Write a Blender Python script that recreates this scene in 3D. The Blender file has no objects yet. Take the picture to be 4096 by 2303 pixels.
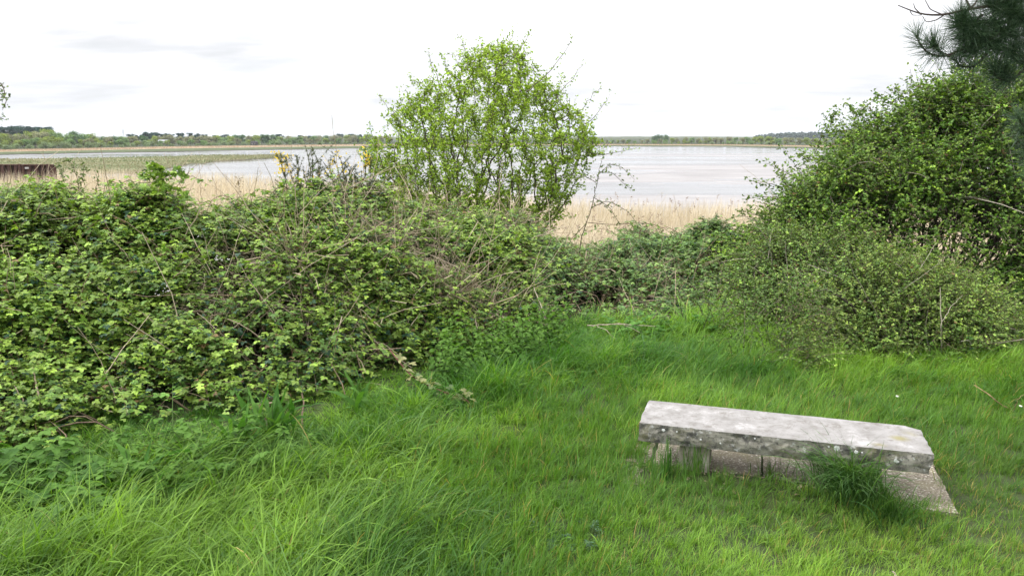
import bpy, math, random
import numpy as np
from mathutils import Vector

# ------------------------------------------------------------------ camera, sky, sun, exposure
scn = bpy.context.scene
H_CAM, F_PX, U0, V0, V_HOR = 1.8, 3092.0, 2048.0, 1151.5, 550.0
PITCH = math.atan((V0 - V_HOR) / F_PX)
cam_d = bpy.data.cameras.new('camera')
cam = bpy.data.objects.new('camera', cam_d)
scn.collection.objects.link(cam)
cam_d.sensor_fit = 'HORIZONTAL'; cam_d.sensor_width = 36.0
cam_d.lens = 36.0 * F_PX / 4096.0
cam_d.clip_start = 0.05; cam_d.clip_end = 40000
cam.location = (0, 0, H_CAM)
cam.rotation_euler = (math.radians(90) - PITCH, 0, 0)
scn.camera = cam

SUN_EL, SUN_AZ = math.radians(52), math.radians(-85)      # azimuth from +Y towards +X
world = bpy.data.worlds.new('World'); scn.world = world
world.use_nodes = True
wn, wl = world.node_tree.nodes, world.node_tree.links
wn.clear()
def WN(t, **kw):
    n = wn.new(t)
    for k, v in kw.items(): setattr(n, k, v)
    return n
w_out = WN('ShaderNodeOutputWorld'); w_bg = WN('ShaderNodeBackground'); w_bg.inputs['Strength'].default_value = 0.1
sky = WN('ShaderNodeTexSky', sky_type='NISHITA'); sky.sun_disc = False
sky.sun_elevation = SUN_EL; sky.sun_rotation = SUN_AZ; sky.air_density = 1.0; sky.dust_density = 2.0
w_tc = WN('ShaderNodeTexCoord'); w_sep = WN('ShaderNodeSeparateXYZ')
wl.new(w_tc.outputs['Generated'], w_sep.inputs[0])
def WM(op, a, b=None, clamp=False):
    n = WN('ShaderNodeMath', operation=op); n.use_clamp = clamp
    for i, q in enumerate((a, b)):
        if q is None: continue
        if isinstance(q, (int, float)): n.inputs[i].default_value = q
        else: wl.new(q, n.inputs[i])
    return n.outputs[0]
zz = WM('ADD', WM('MAXIMUM', w_sep.outputs[2], 0.0), 0.12)
w_cmb = WN('ShaderNodeCombineXYZ')
wl.new(WM('DIVIDE', w_sep.outputs[0], zz), w_cmb.inputs[0]); wl.new(WM('DIVIDE', w_sep.outputs[1], zz), w_cmb.inputs[1])
def WNoise(scale, detail, dist=0.0, offs=(0, 0, 0)):
    mp = WN('ShaderNodeMapping'); mp.inputs['Location'].default_value = offs; mp.inputs['Scale'].default_value = (1, 1.7, 1)
    wl.new(w_cmb.outputs[0], mp.inputs[0])
    n = WN('ShaderNodeTexNoise'); n.inputs['Scale'].default_value = scale; n.inputs['Detail'].default_value = detail
    n.inputs['Roughness'].default_value = 0.55; n.inputs['Distortion'].default_value = dist
    wl.new(mp.outputs[0], n.inputs['Vector']); return n.outputs['Fac']
def WRange(v, a, b, c, d):
    n = WN('ShaderNodeMapRange'); n.inputs[1].default_value = a; n.inputs[2].default_value = b
    n.inputs[3].default_value = c; n.inputs[4].default_value = d; n.interpolation_type = 'SMOOTHSTEP'
    wl.new(v, n.inputs[0]); return n.outputs[0]
c_big = WNoise(0.55, 5.0, 0.3, (3.1, 1.2, 0)); c_thin = WNoise(1.5, 6.0, 0.2, (0.4, 7.7, 0))
# one soft grey cloud bank up on the left of the view
gx = WM('DIVIDE', WM('SUBTRACT', w_sep.outputs[0], -0.383), 0.105)
gz = WM('DIVIDE', WM('SUBTRACT', w_sep.outputs[2], 0.110), 0.0175)
g_r = WM('ADD', WM('MULTIPLY', gx, gx), WM('MULTIPLY', gz, gz))
g_r = WM('ADD', g_r, WM('MULTIPLY', WM('SUBTRACT', c_thin, 0.5), 2.0))
g_f = WM('MULTIPLY', WRange(g_r, 0.0, 2.2, 1.0, 0.0), WRange(w_sep.outputs[1], 0.2, 0.6, 0.0, 1.0))
cloud_val = WM('MULTIPLY', WM('ADD', WRange(c_big, 0.34, 0.66, 9.0, 12.0), WRange(c_thin, 0.35, 0.62, -0.8, 0.8)), WM('SUBTRACT', 1.0, WM('MULTIPLY', g_f, 0.24)))
low = WRange(w_sep.outputs[2], -0.02, 0.55, 0.0, 1.0)
cloud_val = WM('MULTIPLY', cloud_val, WM('ADD', WM('MULTIPLY', low, 0.75), 0.40))
w_cc = WN('ShaderNodeCombineColor')
wl.new(WM('MULTIPLY', cloud_val, WM('ADD', 0.975, WM('MULTIPLY', low, 0.03))), w_cc.inputs[0])
wl.new(WM('MULTIPLY', cloud_val, 0.985), w_cc.inputs[1])
wl.new(WM('MULTIPLY', cloud_val, 1.02), w_cc.inputs[2])
w_mix = WN('ShaderNodeMix', data_type='RGBA')
wl.new(WRange(c_thin, 0.30, 0.52, 0.90, 1.0), w_mix.inputs[0])
wl.new(sky.outputs[0], w_mix.inputs[6]); wl.new(w_cc.outputs[0], w_mix.inputs[7])
wl.new(w_mix.outputs[2], w_bg.inputs['Color']); wl.new(w_bg.outputs[0], w_out.inputs['Surface'])

sun_d = bpy.data.lights.new('sun', 'SUN'); sun_d.energy = 1.4; sun_d.angle = math.radians(14); sun_d.color = (1.0, 0.95, 0.86)
sun = bpy.data.objects.new('sun', sun_d); scn.collection.objects.link(sun)
sdir = Vector((math.sin(SUN_AZ) * math.cos(SUN_EL), math.cos(SUN_AZ) * math.cos(SUN_EL), math.sin(SUN_EL)))
sun.rotation_euler = sdir.to_track_quat('Z', 'Y').to_euler(); sun.location = (0, 0, 30)

vs = scn.view_settings
scn.display_settings.display_device = 'sRGB'
vs.view_transform = 'Standard'; vs.look = 'None'; vs.gamma = 1.0; vs.use_curve_mapping = False
vs.exposure = 1.22
cy = scn.cycles
cy.max_bounces = 6; cy.diffuse_bounces = 3; cy.glossy_bounces = 3; cy.transmission_bounces = 4; cy.transparent_max_bounces = 8
cy.volume_bounces = 0; cy.use_denoising = True; cy.caustics_reflective = False; cy.caustics_refractive = False
cy.sample_clamp_indirect = 6.0

# ------------------------------------------------------------------ helpers
R = np.random.default_rng(11)
col = scn.collection

def ray(u, v):
    xr, yd = (u - U0) / F_PX, (v - V0) / F_PX
    fw = math.cos(PITCH) - yd * math.sin(PITCH); dn = math.sin(PITCH) + yd * math.cos(PITCH)
    return xr / fw, -dn / fw
def at(u, v, y):
    a, s = ray(u, v); return np.array([a * y, y, H_CAM + s * y])
def on(u, v, z=0.0):
    a, s = ray(u, v); y = (z - H_CAM) / s; return np.array([a * y, y, z])
def nrm(v): return v / np.maximum(np.linalg.norm(v, axis=-1, keepdims=True), 1e-9)

def vnoise(x, y, seed=0):
    x = np.asarray(x, float); y = np.asarray(y, float)
    xi, yi = np.floor(x).astype(np.int64), np.floor(y).astype(np.int64)
    fx, fy = x - xi, y - yi
    fx = fx * fx * (3 - 2 * fx); fy = fy * fy * (3 - 2 * fy)
    def h(a, b):
        n = (a * 374761393 + b * 668265263 + seed * 974711) & 0x7fffffff
        n = ((n ^ (n >> 13)) * 1274126177) & 0x7fffffff
        return ((n ^ (n >> 16)) & 0xffff) / 65535.0
    return (h(xi, yi) * (1 - fx) + h(xi + 1, yi) * fx) * (1 - fy) + (h(xi, yi + 1) * (1 - fx) + h(xi + 1, yi + 1) * fx) * fy
def fbm(x, y, seed=0, o=4):
    t = 0; amp = 1; tot = 0
    for i in range(o):
        t = t + amp * vnoise(x * 2 ** i + 17.3 * i, y * 2 ** i - 9.1 * i, seed + i); tot += amp; amp *= .5
    return t / tot * 2 - 1

def build(name, V, faces, mat, parent=None, colors=None, mi=None, smooth=False, loc=None):
    """faces: list of int arrays (m,k); colors: (n,3); loc: origin of the object (V is in world space)"""
    V = np.asarray(V, np.float32).reshape(-1, 3)
    me = bpy.data.meshes.new(name)
    me.vertices.add(len(V))
    if loc is not None: V = V - np.asarray(loc, np.float32)
    me.vertices.foreach_set('co', np.ascontiguousarray(V).ravel())
    faces = [np.asarray(f, np.int32) for f in faces if len(f)]
    lv = np.concatenate([f.ravel() for f in faces]); tot = np.concatenate([np.full(len(f), f.shape[1], np.int32) for f in faces])
    st = np.concatenate([[0], np.cumsum(tot)[:-1]]).astype(np.int32)
    me.loops.add(len(lv)); me.loops.foreach_set('vertex_index', lv)
    me.polygons.add(len(tot)); me.polygons.foreach_set('loop_start', st); me.polygons.foreach_set('loop_total', tot)
    for m in (mat if isinstance(mat, (list, tuple)) else [mat]): me.materials.append(m)
    if mi is not None: me.polygons.foreach_set('material_index', np.asarray(mi, np.int32))
    me.polygons.foreach_set('use_smooth', np.full(len(tot), bool(smooth)))
    if colors is not None:
        at_ = me.attributes.new('col', 'FLOAT_COLOR', 'POINT')
        c4 = np.ones((len(V), 4), np.float32); c4[:, :3] = colors
        at_.data.foreach_set('color', c4.ravel())
    me.update(); me.validate()
    o = bpy.data.objects.new(name, me); col.objects.link(o)
    if parent is not None:
        o.parent = parent
        if loc is not None: o.location = Vector(loc) - Vector(parent.location)
    elif loc is not None: o.location = loc
    return o

def tag(o, label=None, cat=None, group=None, kind=None):
    if label: o['label'] = label
    if cat: o['category'] = cat
    if group: o['group'] = group
    if kind: o['kind'] = kind
    return o
def thing(name, label, cat, loc, group=None):
    o = bpy.data.objects.new(name, None); col.objects.link(o); o.location = tuple(float(q) for q in loc); o.empty_display_size = .2
    return tag(o, label, cat, group)
def part(name, V, faces, mat, root, colors=None, smooth=False):
    """child mesh: world-space vertices, origin at the thing's base"""
    return build(name, V, faces, mat, root, colors, None, smooth, loc=tuple(root.location))
def copy_thing(o, loc, rz=0.0, sc=(1, 1, 1), label=None):
    c = o.copy(); col.objects.link(c); c.location = tuple(float(q) for q in loc); c.rotation_euler = (0, 0, rz); c.scale = sc
    if label: c['label'] = label
    for ch in o.children:
        d = ch.copy(); col.objects.link(d); d.parent = c
    return c

class Acc:
    def __init__(s): s.V, s.F, s.C, s.n = [], {}, [], 0
    def add(s, V, faces, C=None):
        V = np.asarray(V, float).reshape(-1, 3)
        s.V.append(V)
        for f in faces:
            f = np.asarray(f)
            if len(f): s.F.setdefault(f.shape[1], []).append(f + s.n)
        if C is not None:
            C = np.asarray(C, float); s.C.append(np.broadcast_to(C, (len(V), 3)))
        s.n += len(V)
    def get(s):
        return np.concatenate(s.V), [np.concatenate(f) for f in s.F.values()], (np.concatenate(s.C) if s.C else None)

def scatter(tv, tf, P, X, N, S):
    """instances of a template (x along, y across, z normal) -> verts, faces"""
    P, X, N = np.asarray(P, float), np.asarray(X, float), nrm(np.asarray(N, float))
    n, k = len(P), len(tv)
    X = nrm(X - N * np.sum(X * N, 1, keepdims=True)); Y = np.cross(N, X)
    S = np.asarray(S, float)
    if S.ndim == 0: S = np.full(n, float(S))
    if S.ndim == 1: S = np.repeat(S[:, None], 3, 1)
    L = tv[None] * S[:, None, :]
    V = P[:, None] + L[..., 0:1] * X[:, None] + L[..., 1:2] * Y[:, None] + L[..., 2:3] * N[:, None]
    off = (np.arange(n) * k)[:, None, None]
    return V.reshape(-1, 3), [(np.asarray(f)[None] + off).reshape(-1, np.asarray(f).shape[1]) for f in tf]

def tubes(paths, rad, sides=4):
    """paths (n,K,3), rad (n,K)"""
    paths = np.asarray(paths, float); n, K, _ = paths.shape
    rad = np.broadcast_to(np.asarray(rad, float), (n, K))
    T = nrm(np.gradient(paths, axis=1)); ref = np.where(np.abs(T[..., 2:3]) > .9, np.array([1., 0, 0]), np.array([0, 0, 1.]))
    A = nrm(np.cross(T, ref)); B = np.cross(T, A)
    an = np.arange(sides) * 2 * np.pi / sides
    V = paths[:, :, None] + rad[:, :, None, None] * (A[:, :, None] * np.cos(an)[None, None, :, None] + B[:, :, None] * np.sin(an)[None, None, :, None])
    i, k, s = np.meshgrid(np.arange(n), np.arange(K - 1), np.arange(sides), indexing='ij')
    b = i * K * sides + k * sides
    f = np.stack([b + s, b + (s + 1) % sides, b + sides + (s + 1) % sides, b + sides + s], -1).reshape(-1, 4)
    return V.reshape(-1, 3), [f]

def blades(P, h, az, lean, w, K=4, prof=None, twist=None, b0=.15):
    """grass blades: base P (n,3), length h, azimuth of lean, lean 0..1.6 (tip angle from vertical), width w"""
    n = len(P); t = np.linspace(0, 1, K + 1)
    ang = lean[:, None] * (b0 + (1 - b0) * t[None] ** 1.1)
    ds = (h / K)[:, None]
    am = .5 * (ang[:, 1:] + ang[:, :-1])
    hx = np.concatenate([np.zeros((n, 1)), np.cumsum(np.sin(am) * ds, 1)], 1)
    hz = np.concatenate([np.zeros((n, 1)), np.cumsum(np.cos(am) * ds, 1)], 1)
    D = np.stack([np.cos(az), np.sin(az), 0 * az], 1)
    C = P[:, None] + D[:, None] * hx[..., None]; C[..., 2] += hz
    tw = az + np.pi / 2 + (R.normal(0, .5, n) if twist is None else twist)
    W = np.stack([np.cos(tw), np.sin(tw), R.normal(0, .25, n)], 1)
    if prof is None: prof = np.interp(t, [0, .25, .7, 1], [.8, 1, .75, .05])
    hw = .5 * w[:, None] * prof[None]
    V = np.stack([C - W[:, None] * hw[..., None], C + W[:, None] * hw[..., None]], 2)      # n,K+1,2,3
    i, k = np.meshgrid(np.arange(n), np.arange(K), indexing='ij')
    b = i * (K + 1) * 2 + k * 2
    f = np.stack([b, b + 1, b + 3, b + 2], -1).reshape(-1, 4)
    return V.reshape(-1, 3), [f]

def rep(c, k): return np.repeat(c, k, axis=0)
def mixc(a, b, t): return np.asarray(a)[None] * (1 - t[:, None]) + np.asarray(b)[None] * t[:, None]

# ------------------------------------------------------------------ materials
def newmat(name):
    m = bpy.data.materials.new(name); m.use_nodes = True
    nt = m.node_tree; nt.nodes.clear(); return m, nt.nodes, nt.links
def attr_mat(name, rough=.5, spec=.4, transl=.3, tcol=(1.15, 1.2, .55), jitter=.15, nscale=30.):
    """leaf/bark/blade material: colour attribute x fine noise, with light passing through"""
    m, n, l = newmat(name)
    out = n.new('ShaderNodeOutputMaterial'); b = n.new('ShaderNodeBsdfPrincipled')
    a = n.new('ShaderNodeAttribute'); a.attribute_name = 'col'
    tc = n.new('ShaderNodeTexCoord'); nz = n.new('ShaderNodeTexNoise'); nz.inputs['Scale'].default_value = nscale; nz.inputs['Detail'].default_value = 3
    l.new(tc.outputs['Object'], nz.inputs['Vector'])
    mr = n.new('ShaderNodeMapRange'); mr.inputs[1].default_value = .3; mr.inputs[2].default_value = .7
    mr.inputs[3].default_value = 1 - jitter; mr.inputs[4].default_value = 1 + jitter
    l.new(nz.outputs['Fac'], mr.inputs[0])
    mx = n.new('ShaderNodeVectorMath'); mx.operation = 'SCALE'; l.new(a.outputs['Color'], mx.inputs[0]); l.new(mr.outputs[0], mx.inputs['Scale'])
    l.new(mx.outputs[0], b.inputs['Base Color']); b.inputs['Roughness'].default_value = rough; b.inputs['Specular IOR Level'].default_value = spec
    if transl > 0:
        t = n.new('ShaderNodeBsdfTranslucent'); tm = n.new('ShaderNodeVectorMath'); tm.operation = 'MULTIPLY'; tm.inputs[1].default_value = tcol
        l.new(mx.outputs[0], tm.inputs[0]); l.new(tm.outputs[0], t.inputs['Color'])
        ms = n.new('ShaderNodeMixShader'); ms.inputs[0].default_value = transl
        l.new(b.outputs[0], ms.inputs[1]); l.new(t.outputs[0], ms.inputs[2]); l.new(ms.outputs[0], out.inputs[0])
    else: l.new(b.outputs[0], out.inputs[0])
    return m
def ramp_mat(name, stops, scale=4., detail=8., rough=.8, bump=.3, bscale=None, stretch=(1, 1, 1), spec=.3, bdist=.02, coord='Object'):
    m, n, l = newmat(name)
    out = n.new('ShaderNodeOutputMaterial'); b = n.new('ShaderNodeBsdfPrincipled')
    tc = n.new('ShaderNodeTexCoord'); mp = n.new('ShaderNodeMapping'); mp.inputs['Scale'].default_value = stretch
    l.new(tc.outputs[coord], mp.inputs[0])
    nz = n.new('ShaderNodeTexNoise'); nz.inputs['Scale'].default_value = scale; nz.inputs['Detail'].default_value = detail; nz.inputs['Roughness'].default_value = .62
    l.new(mp.outputs[0], nz.inputs['Vector'])
    cr = n.new('ShaderNodeValToRGB'); e = cr.color_ramp.elements
    while len(e) < len(stops): e.new(.5)
    for q, (p_, c_) in zip(e, stops): q.position = p_; q.color = (*c_, 1)
    l.new(nz.outputs['Fac'], cr.inputs[0]); l.new(cr.outputs[0], b.inputs['Base Color'])
    b.inputs['Roughness'].default_value = rough; b.inputs['Specular IOR Level'].default_value = spec
    if bump:
        nb = n.new('ShaderNodeTexNoise'); nb.inputs['Scale'].default_value = bscale or scale * 4; nb.inputs['Detail'].default_value = 6
        l.new(mp.outputs[0], nb.inputs['Vector'])
        bp = n.new('ShaderNodeBump'); bp.inputs['Strength'].default_value = bump; bp.inputs['Distance'].default_value = bdist
        l.new(nb.outputs['Fac'], bp.inputs['Height']); l.new(bp.outputs[0], b.inputs['Normal'])
    l.new(b.outputs[0], out.inputs[0]); return m

M_leaf = attr_mat('leaf_blade', .5, .38, .32)
M_herb = attr_mat('herb_leaf', .62, .18, .38, (1.1, 1.2, .5))
M_leaf_shiny = attr_mat('glossy_leaf', .36, .5, .26)
M_grass = attr_mat('grass_blade', .5, .24, .42, (1.15, 1.2, .45), .12, 12)
M_dry = attr_mat('dry_stalk', .7, .25, .25, (1, 1, .9), .15, 20)
M_bark = attr_mat('bark', .85, .2, 0, jitter=.3, nscale=60)
M_far = attr_mat('far_foliage', .8, .1, .25, (1.1, 1.15, .6), .2, .6)
M_needle = attr_mat('pine_needle', .5, .35, .1)
M_petal = attr_mat('petal', .6, .2, .35, (1, 1, .9), .05)

# leaf templates: x along the leaf, y across, z normal
LEAF_V = np.array([[0, 0, 0], [.48, 0, -.03], [1, 0, -.16], [.28, .36, .06], [.72, .27, -.02], [.28, -.36, .06], [.72, -.27, -.02]])
LEAF_F = [np.array([[0, 1, 3], [1, 4, 3], [1, 2, 4], [0, 5, 1], [1, 5, 6], [1, 6, 2]])]
def leaf_copy(rot, off, sc):
    c, s = math.cos(rot), math.sin(rot); v = LEAF_V * sc
    return np.stack([v[:, 0] * c - v[:, 1] * s + off[0], v[:, 0] * s + v[:, 1] * c + off[1], v[:, 2]], 1)
def join_t(vs_):
    V = np.concatenate(vs_); F = np.concatenate([LEAF_F[0] + 7 * i for i in range(len(vs_))]); return V, [F]
TRI_V, TRI_F = join_t([leaf_copy(0, (.25, 0), 1.0), leaf_copy(1.25, (.16, .03), .82), leaf_copy(-1.25, (.16, -.03), .82)])
# small rosette of five lobed leaflets with lift
def rosette(k, seed):
    r = np.random.default_rng(seed); vs_ = []
    for i in range(k):
        a = i * 2 * np.pi / k + r.normal(0, .35); v = LEAF_V * r.uniform(.7, 1.1)
        el = r.uniform(.1, .9); v2 = np.stack([v[:, 0] * math.cos(el) - v[:, 2] * math.sin(el), v[:, 1], v[:, 0] * math.sin(el) + v[:, 2] * math.cos(el)], 1)
        c, s = math.cos(a), math.sin(a)
        vs_.append(np.stack([v2[:, 0] * c - v2[:, 1] * s, v2[:, 0] * s + v2[:, 1] * c, v2[:, 2]], 1))
    return join_t(vs_)
ROS_V, ROS_F = rosette(5, 3)

# ------------------------------------------------------------------ the lie of the land
Z_WATER = -5.2
BASE_UV = [(-1500, 1950), (-600, 1900), (0, 1830), (400, 1735), (800, 1665), (1200, 1600), (1400, 1540), (1600, 1480), (1800, 1420), (2000, 1385),
           (2200, 1345), (2400, 1315), (2700, 1320), (3000, 1350), (3300, 1420), (3600, 1465), (3900, 1440), (4096, 1420), (4700, 1400), (5600, 1400)]
A_B = np.array([on(u, v)[0] / on(u, v)[1] for u, v in BASE_UV]); Y_B = np.array([on(u, v)[1] for u, v in BASE_UV])
CREST = [(-1500, 700, 6.2), (-500, 720, 6.4), (0, 752, 6.5), (300, 770, 6.6), (480, 750, 6.6), (650, 722, 6.6), (800, 775, 6.7), (930, 785, 6.9), (1050, 745, 7.0), (1150, 722, 7.1),
         (1300, 738, 7.2), (1450, 750, 7.4), (1600, 800, 7.6), (1750, 872, 7.8), (1900, 895, 8.2), (2100, 910, 8.6), (2300, 925, 9.0), (2500, 940, 9.3),
         (2700, 955, 9.5), (2900, 978, 9.5), (3100, 1010, 9.2), (3400, 1030, 8.8), (3800, 1060, 8.6), (4096, 1080, 8.4), (4700, 1080, 8.2), (5600, 1050, 8)]
A_C = np.array([ray(u, v)[0] for u, v, y in CREST]); Y_C = np.array([y for u, v, y in CREST]); Z_C = np.array([at(u, v, y)[2] for u, v, y in CREST]) - np.interp(A_C, [-.72, -.58, -.46, -.33, -.2, -.12, .1], [.25, .25, .17, .03, -.02, -.03, .10])
def y_base(a): return np.interp(a, A_B, Y_B)
def ground(x, y):
    x = np.asarray(x, float); y = np.asarray(y, float)
    a = x / np.maximum(y, .5)
    e = y_base(a) + 2.0
    d = np.maximum(y - e, 0)
    z = -np.minimum(d * d * .05, d * .26)
    z = np.maximum(z, Z_WATER + .15)
    near = .05 * fbm(x * .5, y * .5, 5, 3) * np.clip((y - .5) / 2, 0, 1) * (1 - np.exp(-(np.hypot(x - 1.4, y - 3.95) / 1.1) ** 4))
    lx_ = (x - .679) * .95398 - (y - 3.942) * .29987; ly_ = (x - .679) * .29987 + (y - 3.942) * .95398
    bank = .040 * np.exp(-((ly_ - .01) / .11) ** 2) * np.clip((lx_ - .02) / .15, 0, 1) * np.clip((1.22 - lx_) / .12, 0, 1)
    return z + near * np.exp(-d * .2) + bank
def bramble_top(x, y):
    a = x / y
    yb = y_base(a) + .10 * fbm(a * 14, a * 0 + 2, 31, 3) * 1.6
    yc = np.interp(a, A_C, Y_C); zc = np.interp(a, A_C, Z_C)
    s = np.clip((y - yb) / np.maximum(yc - yb, .3), -1, 1)
    p = np.where(s > 0, 1 - (1 - np.clip(s, 0, 1)) ** 1.22, s)
    q = np.clip((y - yc) / 2.6, 0, 2)
    gz = ground(x, y)
    lump = .40 * fbm(x * 1.15, y * 1.15, 41, 2) + .16 * fbm(x * 2.9, y * 2.9, 44, 2) + .05 * fbm(x * 6, y * 6, 47, 2)
    z = np.where(q > 0, zc - q ** 2 * (zc + 1.2), zc * p)
    return z + lump * np.clip(p, 0, 1) * np.where(q > 0, 1, .55 + .45 * np.clip(s, 0, 1)), gz, s

# ground sheet: lawn, slope down and reed-bed floor
def grid_mesh(name, X, Y, Z, mat, kind='structure', colors=None, smooth=True):
    r, c = X.shape
    i, j = np.meshgrid(np.arange(r - 1), np.arange(c - 1), indexing='ij'); b = i * c + j
    f = np.stack([b, b + 1, b + c + 1, b + c], -1).reshape(-1, 4)
    o = build(name, np.stack([X, Y, Z], -1).reshape(-1, 3), [f], mat, None, colors, smooth=smooth)
    if kind: o['kind'] = kind
    return o
M_soil = ramp_mat('lawn_soil', [(.3, (.022, .034, .010)), (.6, (.040, .058, .016)), (.85, (.07, .06, .03))], 3, 10, .95, .5, 40)
ya = np.concatenate([np.linspace(-9, 1.5, 12), np.linspace(1.7, 3.4, 20), np.linspace(3.45, 4.4, 24), np.linspace(4.5, 13, 85), np.linspace(13.4, 34, 50)])
aa = np.linspace(-1, 1, 320)
Yg, Tg = np.meshgrid(ya, aa, indexing='ij')
Xg = Tg * (9 + np.maximum(Yg, 0) * 1.25)
grid_mesh('ground', Xg, Yg, ground(Xg, Yg), M_soil)
M_litter = ramp_mat('reed_litter', [(.3, (.16, .12, .06)), (.6, (.30, .24, .14)), (.8, (.38, .31, .2))], .8, 9, .95, .4, 6)
REED_FAR = [(-1400, 120), (0, 128), (450, 128), (750, 120), (1100, 107), (1450, 93), (1900, 74), (2250, 65), (2700, 62), (3200, 62), (4096, 66), (5500, 70)]
A_R = np.array([(u - U0) / F_PX for u, y in REED_FAR]); Y_R = np.array([y for u, y in REED_FAR], float)
tr = np.linspace(0, 1, 60); ar = np.linspace(-1.25, 1.25, 140)
Tm, Am = np.meshgrid(tr, ar, indexing='ij')
ye = np.interp(Am, A_R, Y_R) + 2 + 1.6 * fbm(Am * 20, Am * 0, 3)
Yr = 33 + Tm * (ye - 33)
grid_mesh('reed_bed_floor', Am * Yr, Yr, Z_WATER + .14 + .05 * fbm(Am * Yr * .2, Yr * .2, 8) - .25 * np.clip((Tm - .94) / .06, 0, 1), M_litter)

# water and mudflats
def water_mat():
    m, n, l = newmat('estuary_water')
    out = n.new('ShaderNodeOutputMaterial'); b = n.new('ShaderNodeBsdfPrincipled')
    geo = n.new('ShaderNodeNewGeometry'); mp = n.new('ShaderNodeMapping'); mp.inputs['Scale'].default_value = (.012, .035, 1)
    l.new(geo.outputs['Position'], mp.inputs[0])
    nz = n.new('ShaderNodeTexNoise'); nz.inputs['Scale'].default_value = 1; nz.inputs['Detail'].default_value = 5; l.new(mp.outputs[0], nz.inputs['Vector'])
    mr = n.new('ShaderNodeMapRange'); mr.inputs[1].default_value = .42; mr.inputs[2].default_value = .6; mr.inputs[3].default_value = .07; mr.inputs[4].default_value = .26
    l.new(nz.outputs['Fac'], mr.inputs[0]); l.new(mr.outputs[0], b.inputs['Roughness'])
    b.inputs['Base Color'].default_value = (.105, .105, .10, 1); b.inputs['IOR'].default_value = 1.36
    b.inputs['Specular IOR Level'].default_value = .42
    mp2 = n.new('ShaderNodeMapping'); mp2.inputs['Scale'].default_value = (.7, 2.2, 1); l.new(geo.outputs['Position'], mp2.inputs[0])
    nb = n.new('ShaderNodeTexNoise'); nb.inputs['Scale'].default_value = 1; nb.inputs['Detail'].default_value = 4; l.new(mp2.outputs[0], nb.inputs['Vector'])
    bp = n.new('ShaderNodeBump'); bp.inputs['Distance'].default_value = .05
    mr2 = n.new('ShaderNodeMapRange'); mr2.inputs[1].default_value = .42; mr2.inputs[2].default_value = .6; mr2.inputs[3].default_value = .06; mr2.inputs[4].default_value = .4
    l.new(nz.outputs['Fac'], mr2.inputs[0]); l.new(mr2.outputs[0], bp.inputs['Strength'])
    l.new(nb.outputs['Fac'], bp.inputs['Height']); l.new(bp.outputs[0], b.inputs['Normal'])
    l.new(b.outputs[0], out.inputs[0]); return m
Xw, Yw = np.meshgrid(np.linspace(-9000, 9000, 5), np.linspace(32, 9000, 5), indexing='xy')
grid_mesh('water', Xw, Yw, Xw * 0 + Z_WATER, water_mat())
M_mud = ramp_mat('wet_mud', [(.3, (.095, .088, .083)), (.5, (.17, .16, .153)), (.7, (.25, .24, .232))], .08, 10, .38, .4, 2.5, (1, 3.2, 1), .32, .05)
tm = np.linspace(0, 1, 230) ** 1.4; am = np.linspace(-.62, 1.1, 260)
Tm, Am = np.meshgrid(tm, am, indexing='ij')
Ym = 60 + Tm * 560; Xm = Am * Ym
mud = .070 * fbm(Xm * .020 + 4, Ym * .075, 61, 5) + .012 * fbm(Xm * .15, Ym * .6, 66, 3) + .004
chan = np.exp(-((Ym - (205 + 40 * np.sin(Am * 3))) / 22) ** 2) + np.exp(-((Ym - (105 - 10 * Am)) / 5.) ** 2)
mud -= .07 * chan + .12 * np.clip((Ym - 330) / 160, 0, 1) + .10 * np.clip((-.05 - Am) / .25, 0, 1) * np.clip((Ym - 115) / 40, 0, 1)
grid_mesh('mudflat', Xm, Ym, Z_WATER + mud, M_mud)

# ------------------------------------------------------------------ salt marsh spit, far bank, hills
def poly_land(name, far, near, z, mat_cols, drop=.35, seed=0, nn=160, kk=16):
    """strip of land between two pixel lines, edges ragged, low tussocks"""
    u = np.linspace(max(far[0][0], near[0][0]), min(far[-1][0], near[-1][0]), nn)
    yf = np.array([on(q, np.interp(q, *zip(*far)), z)[1] for q in u]); yn = np.array([on(q, np.interp(q, *zip(*near)), z)[1] for q in u])
    yf = yf + 5 * fbm(u * .03, u * 0, seed, 4); yn = yn + 3 * fbm(u * .04, u * 0 + 5, seed, 4)
    yn = np.minimum(yn, yf - .3)
    t = np.linspace(0, 1, kk); T, U = np.meshgrid(t, u, indexing='ij')
    Y = yn + T * (yf - yn); X = (U - U0) / F_PX * Y
    edge = np.minimum(np.clip(T / .06, 0, 1), np.clip((1 - T) / .04, 0, 1)) * np.clip((yf - yn) / 3, 0, 1)
    Z = Z_WATER - .1 + (z - Z_WATER + .1 + .12 * fbm(X * .12, Y * .12, seed + 2, 3)) * edge
    k = fbm(X * .02, Y * .05, seed + 4, 4)
    C = mixc(mat_cols[0], mat_cols[1], np.clip(k.ravel() * 1.3 + .5, 0, 1))
    C = np.where((edge.ravel() < .5)[:, None], np.array([.07, .06, .045]), C)
    return grid_mesh(name, X, Y, Z, M_far, colors=C), (u, yn, yf)
spit, _ = poly_land('saltmarsh', [(-1400, 645), (-300, 638), (0, 635), (400, 629), (844, 620), (1106, 620), (1165, 622)],
                 [(-1400, 690), (0, 690), (600, 688), (700, 666), (786, 650), (838, 652), (850, 643), (1106, 629), (1165, 624)], -4.75, [(.13, .165, .07), (.24, .22, .125)], seed=71)
SHORE = [(-2200, 640), (-600, 624), (0, 617), (700, 605), (1100, 598), (1480, 592), (2048, 586), (2350, 584), (2900, 586), (3060, 589), (3500, 598), (4096, 606), (4800, 612), (6200, 625)]
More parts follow.
